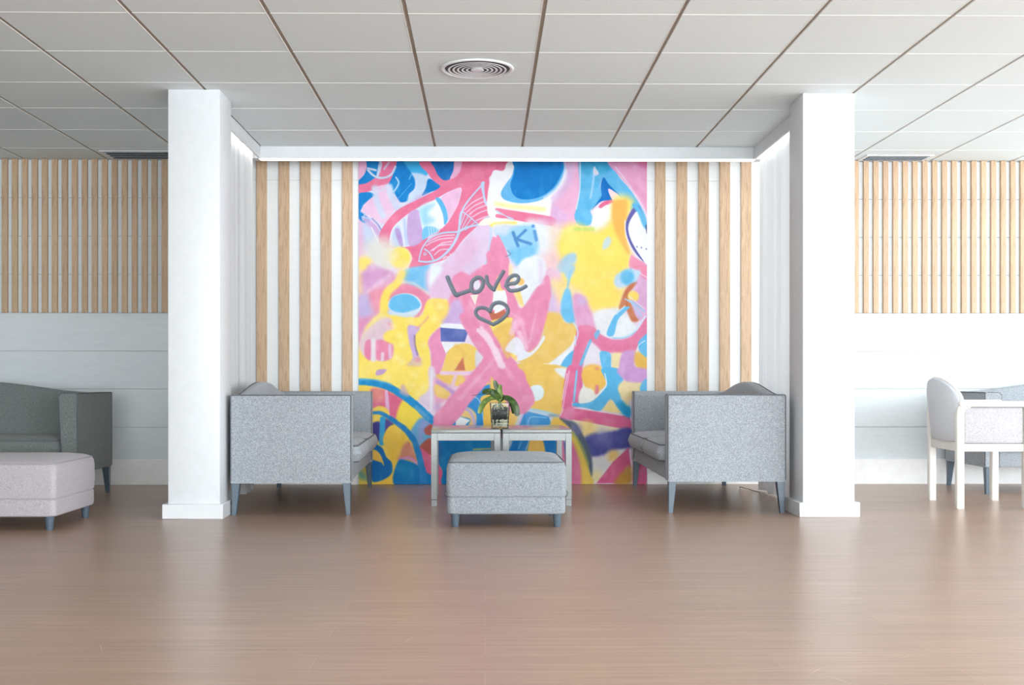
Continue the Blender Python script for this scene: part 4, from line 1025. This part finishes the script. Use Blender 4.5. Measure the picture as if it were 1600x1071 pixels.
def plant():
    t = empty('potted_orchid', (.0915, 7.235, .462)); tag(t, 'leafy orchid in a clear square glass vase of bark and pebbles', 'plant')
    def sq(hw, z, c=.004):
        return [(hw, -hw + c, z), (hw, hw - c, z), (hw - c, hw, z), (-hw + c, hw, z), (-hw, hw - c, z), (-hw, -hw + c, z), (-hw + c, -hw, z), (hw - c, -hw, z)]
    H = .158
    bm = bmesh.new()
    rings = [sq(.049, 0), sq(.052, .004), sq(.062, H), sq(.0605, H + .0015), sq(.0585, H), sq(.0485, .014), sq(.045, .012)]
    loft(bm, rings); link_mesh('glass_vase', bm, M_glass, t)
    bm = bmesh.new(); loft(bm, [sq(.0455, .0125), sq(.0475, .020)]); link_mesh('pale_gel_layer', bm, M_resin, t)
    random.seed(11)
    for k in range(26):
        r = random.uniform(.0115, .0145); a = (k * 2.4) % (2 * PI); side = k % 4; u = random.uniform(-.036, .036)
        zz = .031 + (k // 13) * .018
        px, py = ((u, -.0385), (.0385, u), (u, .0385), (-.0385, u))[side] if k % 2 else (u, -.0395)
        b2 = bmesh.new(); bmesh.ops.create_icosphere(b2, subdivisions=2, radius=1)
        bmesh.ops.scale(b2, vec=(r * random.uniform(.9, 1.2), r * .8, r * .62), verts=b2.verts[:])
        bmesh.ops.rotate(b2, verts=b2.verts[:], cent=(0, 0, 0), matrix=Matrix.Rotation(random.uniform(-.7, .7), 3, 'Y'))
        o = link_mesh('pebble', b2, M_peb, t, loc=(px, py, zz))
    bm = bmesh.new()
    loft(bm, [sq(.034, .0225, .008), sq(.036, .06, .008), sq(.044, .066, .008), sq(.046, .112, .008), sq(.038, .120, .008)])
    for k in range(230):
        z = random.uniform(.060, .128); f = .0475 + (z / H) * .0105 - .010
        u = random.uniform(-f, f); side = k % 4
        p = ((u, -f), (f, u), (u, f), (-f, u))[side] if k < 170 else (random.uniform(-f, f), random.uniform(-f, f))
        if k >= 170: z = random.uniform(.112, .132)
        b2 = bmesh.new(); bmesh.ops.create_icosphere(b2, subdivisions=1, radius=1)
        bmesh.ops.scale(b2, vec=(random.uniform(.004, .009), random.uniform(.004, .007), random.uniform(.003, .006)), verts=b2.verts[:])
        bmesh.ops.rotate(b2, verts=b2.verts[:], cent=(0, 0, 0), matrix=Matrix.Rotation(random.uniform(-1.5, 1.5), 3, 'Y'))
        bmesh.ops.translate(b2, verts=b2.verts[:], vec=(p[0], p[1], z)); merge(bm, b2, 1 if random.random() < .13 else 0)
    bb = link_mesh('bark_mix', bm, [M_bark, M_barkl], t, smooth=False); bb['kind'] = 'stuff'
    for k in range(12):
        u = random.uniform(-.045, .045); s = random.choice([-1, 1])
        pts = spline([(0, 0, .135), (u * .4, -.02 * abs(s), .150), (u, -.045, .140 + random.uniform(-.01, .01)), (u * 1.05 + .008 * s, -.05, .118)], 6)
        bm = bmesh.new(); tube(bm, pts, .0022, 6); link_mesh('root', bm, M_root if k % 3 else M_bark, t)
    bm = bmesh.new(); tube(bm, [(0, 0, .12), (.001, 0, .16), (.0, 0, .19)], [.011, .010, .006], 10); link_mesh('stem', bm, M_leafl, t)
    def leaf(path, wmax, m, tilt=0.0, curl=.25):
        wmax *= 1.3; sp = spline(path, 8); n = len(sp); bm = bmesh.new(); rings = []
        for i, p in enumerate(sp):
            f = i / (n - 1)
            tg = (sp[min(i + 1, n - 1)] - sp[max(i - 1, 0)]).normalized()
            side = tg.cross(Vector((0, -math.sin(tilt) , math.cos(tilt))))
            if side.length < .1: side = Vector((1, 0, 0))
            side.normalize(); nrm = side.cross(tg).normalized()
            wv = wmax * (.30 + .70 * math.sin(PI * min(f * .82 + .12, 1)) ** .8) * (1 if f < .93 else math.sqrt(max(1 - ((f - .93) / .07) ** 2, .02)))
            pts = []
            for u in (-1, -.6, -.2, 0, .2, .6, 1): pts.append(p + side * wv * u + nrm * (abs(u) ** 1.3 * wv * curl))
            for u in (1, .6, .2, 0, -.2, -.6, -1): pts.append(p + side * wv * u * .98 + nrm * (abs(u) ** 1.3 * wv * curl - .0022 - (.001 if abs(u) < .3 else 0)))
            rings.append(pts)
        loft(bm, rings); link_mesh('leaf', bm, m, t)
    leaf([(0, 0, .17), (-.004, .0, .21), (-.018, -.01, .25), (-.035, -.015, .298)], .015, M_leaf, 1.2)
    leaf([(.002, 0, .17), (.002, -.005, .21), (.000, -.01, .245), (.006, -.015, .272)], .012, M_leafl, 1.2)
    leaf([(0, 0, .18), (-.03, -.01, .212), (-.07, -.02, .228), (-.11, -.025, .222)], .019, M_leaf, .9)
    leaf([(-.002, -.01, .178), (-.018, -.025, .20), (-.036, -.04, .22), (-.046, -.045, .236)], .017, M_leaf, 1.2)
    leaf([(0, 0, .175), (-.04, -.012, .19), (-.09, -.03, .165), (-.118, -.035, .12), (-.126, -.035, .092)], .016, M_leafl, .7)
    leaf([(0, 0, .172), (-.04, -.05, .186), (-.075, -.06, .176), (-.10, -.07, .158)], .013, M_leafl, .7)
    leaf([(.004, 0, .172), (.035, -.02, .188), (.075, -.03, .165), (.10, -.035, .12), (.108, -.035, .076)], .019, M_leaf, .7)
    leaf([(.004, .01, .17), (.035, .01, .19), (.066, 0, .17), (.082, -.01, .13), (.086, -.01, .09)], .015, M_leaf, .6)
    leaf([(.0, .02, .172), (-.02, .04, .20), (-.05, .06, .215), (-.08, .08, .21)], .017, M_leaf, .5)
    leaf([(.004, .02, .172), (.03, .05, .20), (.05, .08, .19), (.07, .10, .16)], .016, M_leaf, .4)
    bm = bmesh.new(); tube(bm, spline([(0, 0, .17), (-.05, -.01, .205), (-.10, -.02, .214), (-.175, -.02, .205)], 6), .0016, 6); link_mesh('flower_spike', bm, M_leaf, t)
plant()
# ================================================================== armchair
def armchair():
    t = empty('armchair', (3.026, 7.125, 0), math.radians(-2.4)); tag(t, 'white-framed open-arm armchair with silver upholstery at the right edge', 'armchair')
    lx, ly = .196, .243
    # local +x is forward
    for sy in (-1, 1):
        # rear post sweeping forward into the arm rail
        for sx in (-1, 1):
            bm = bmesh.new()
            if sx < 0:
                path = [(-lx, sy * ly, 0), (-lx, sy * ly, .30), (-lx - .001, sy * (ly + .002), .45), (-lx - .003, sy * (ly + .006), .55), (-lx + .008, sy * (ly + .008), .600), (-lx + .05, sy * (ly + .008), .618)]
            else:
                path = [(lx, sy * ly, 0), (lx, sy * ly, .30), (lx, sy * (ly + .003), .5), (lx, sy * (ly + .006), .604)]
            sp = spline(path, 5); rings = []
            for i, p in enumerate(sp):
                tg = (sp[min(i + 1, len(sp) - 1)] - sp[max(i - 1, 0)]).normalized()
                u = Vector((0, 1, 0)); v = tg.cross(u).normalized(); u = v.cross(tg).normalized()
                hw = .0235; hh = .0215; c = .006
                rings.append([p + u * a + v * b for a, b in ((hw - c, -hh), (hw, -hh + c), (hw, hh - c), (hw - c, hh), (-hw + c, hh), (-hw, hh - c), (-hw, -hh + c), (-hw + c, -hh))])
            loft(bm, rings); link_mesh('leg', bm, M_cream, t)
        bm = bmesh.new(); box(bm, -lx - .012, lx + .045, sy * (ly + .008) - .032, sy * (ly + .008) + .032, .603, .637, bev=.010, seg=3)
        link_mesh('armrest', bm, M_cream, t)
        bm = bmesh.new(); box(bm, -lx + .02, lx - .02, sy * ly - .012, sy * ly + .012, .338, .384, bev=.003); link_mesh('side_rail', bm, M_cream, t)
        bm = bmesh.new(); box(bm, -lx + .021, lx - .021, sy * ly - .016, sy * ly + .016, .385, .602, bev=.013, seg=3); link_mesh('side_panel', bm, M_chair, t)
    bm = bmesh.new(); box(bm, -lx - .012, -lx + .012, -ly + .02, ly - .02, .338, .392, bev=.003); link_mesh('rear_rail', bm, M_cream, t)
    bm = bmesh.new(); box(bm, lx - .012, lx + .012, -ly + .02, ly - .02, .338, .384, bev=.003); link_mesh('front_rail', bm, M_cream, t)
    link_mesh('seat_cushion', cushion_bm(-lx + .0, lx + .03, -ly + .018, ly - .018, .385, .455, .02), M_chair, t)
    # rounded back, wrapped a little forward at the sides and leaning back
    def outline(s):
        pts = []
        for k in range(33):
            a = -PI / 2 + PI * k / 32    # over the top from near to far
            yy = .262 * math.sin(a); zz = .628 + .147 * math.cos(a) ** .9 if math.cos(a) > 1e-6 else .628
            pts.append((yy * s, .392 + (zz - .392) * s if s != 1 else zz))
        pts += [(.258 * s, .57), (.245 * s, .50), (.228 * s, .43), (.214 * s, .398)]
        pts += [(.20 * s, .393)] + [(.20 * s * (1 - 2 * k / 10), .392) for k in range(1, 10)] + [(-.20 * s, .393)]
        pts += [(-.214 * s, .398), (-.228 * s, .43), (-.245 * s, .50), (-.258 * s, .57)]
        return pts
    cy_, cz_ = 0, .56
    def lay_ring(s, dx):
        out = []
        for y, z in outline(1):
            y2 = y * s; z2 = cz_ + (z - cz_) * s
            x = -lx - .036 - .115 * max(z2 - .40, 0) + .7 * y2 * y2 + dx
            out.append((x, y2, z2))
        return out
    bm = bmesh.new()
    loft(bm, [lay_ring(.0001, -.012), lay_ring(.3, -.012), lay_ring(.6, -.010), lay_ring(.85, -.006), lay_ring(.97, 0), lay_ring(1, .012), lay_ring(1, .03), lay_ring(.97, .042), lay_ring(.85, .05), lay_ring(.6, .055), lay_ring(.3, .056), lay_ring(.0001, .056)])
    bk = link_mesh('backrest', bm, M_back, t)
    bm = bmesh.new(); tube(bm, lay_ring(1.0, .021), .0075, 8, closed=True); link_mesh('back_rim', bm, M_cream, bk)
armchair()
# thin cable end lying on the floor behind the right sofa's legs
bm = bmesh.new(); tube(bm, spline([(1.80, 8.2, .003), (1.77, 8.05, .02), (1.83, 7.95, .006), (1.86, 7.86, .003)], 8), .003, 6)
tag(link_mesh('cable', bm, mat('grey_cable', (170, 168, 164), .5)), 'thin pale cable on the floor under the right sofa by the curtain', 'cable')
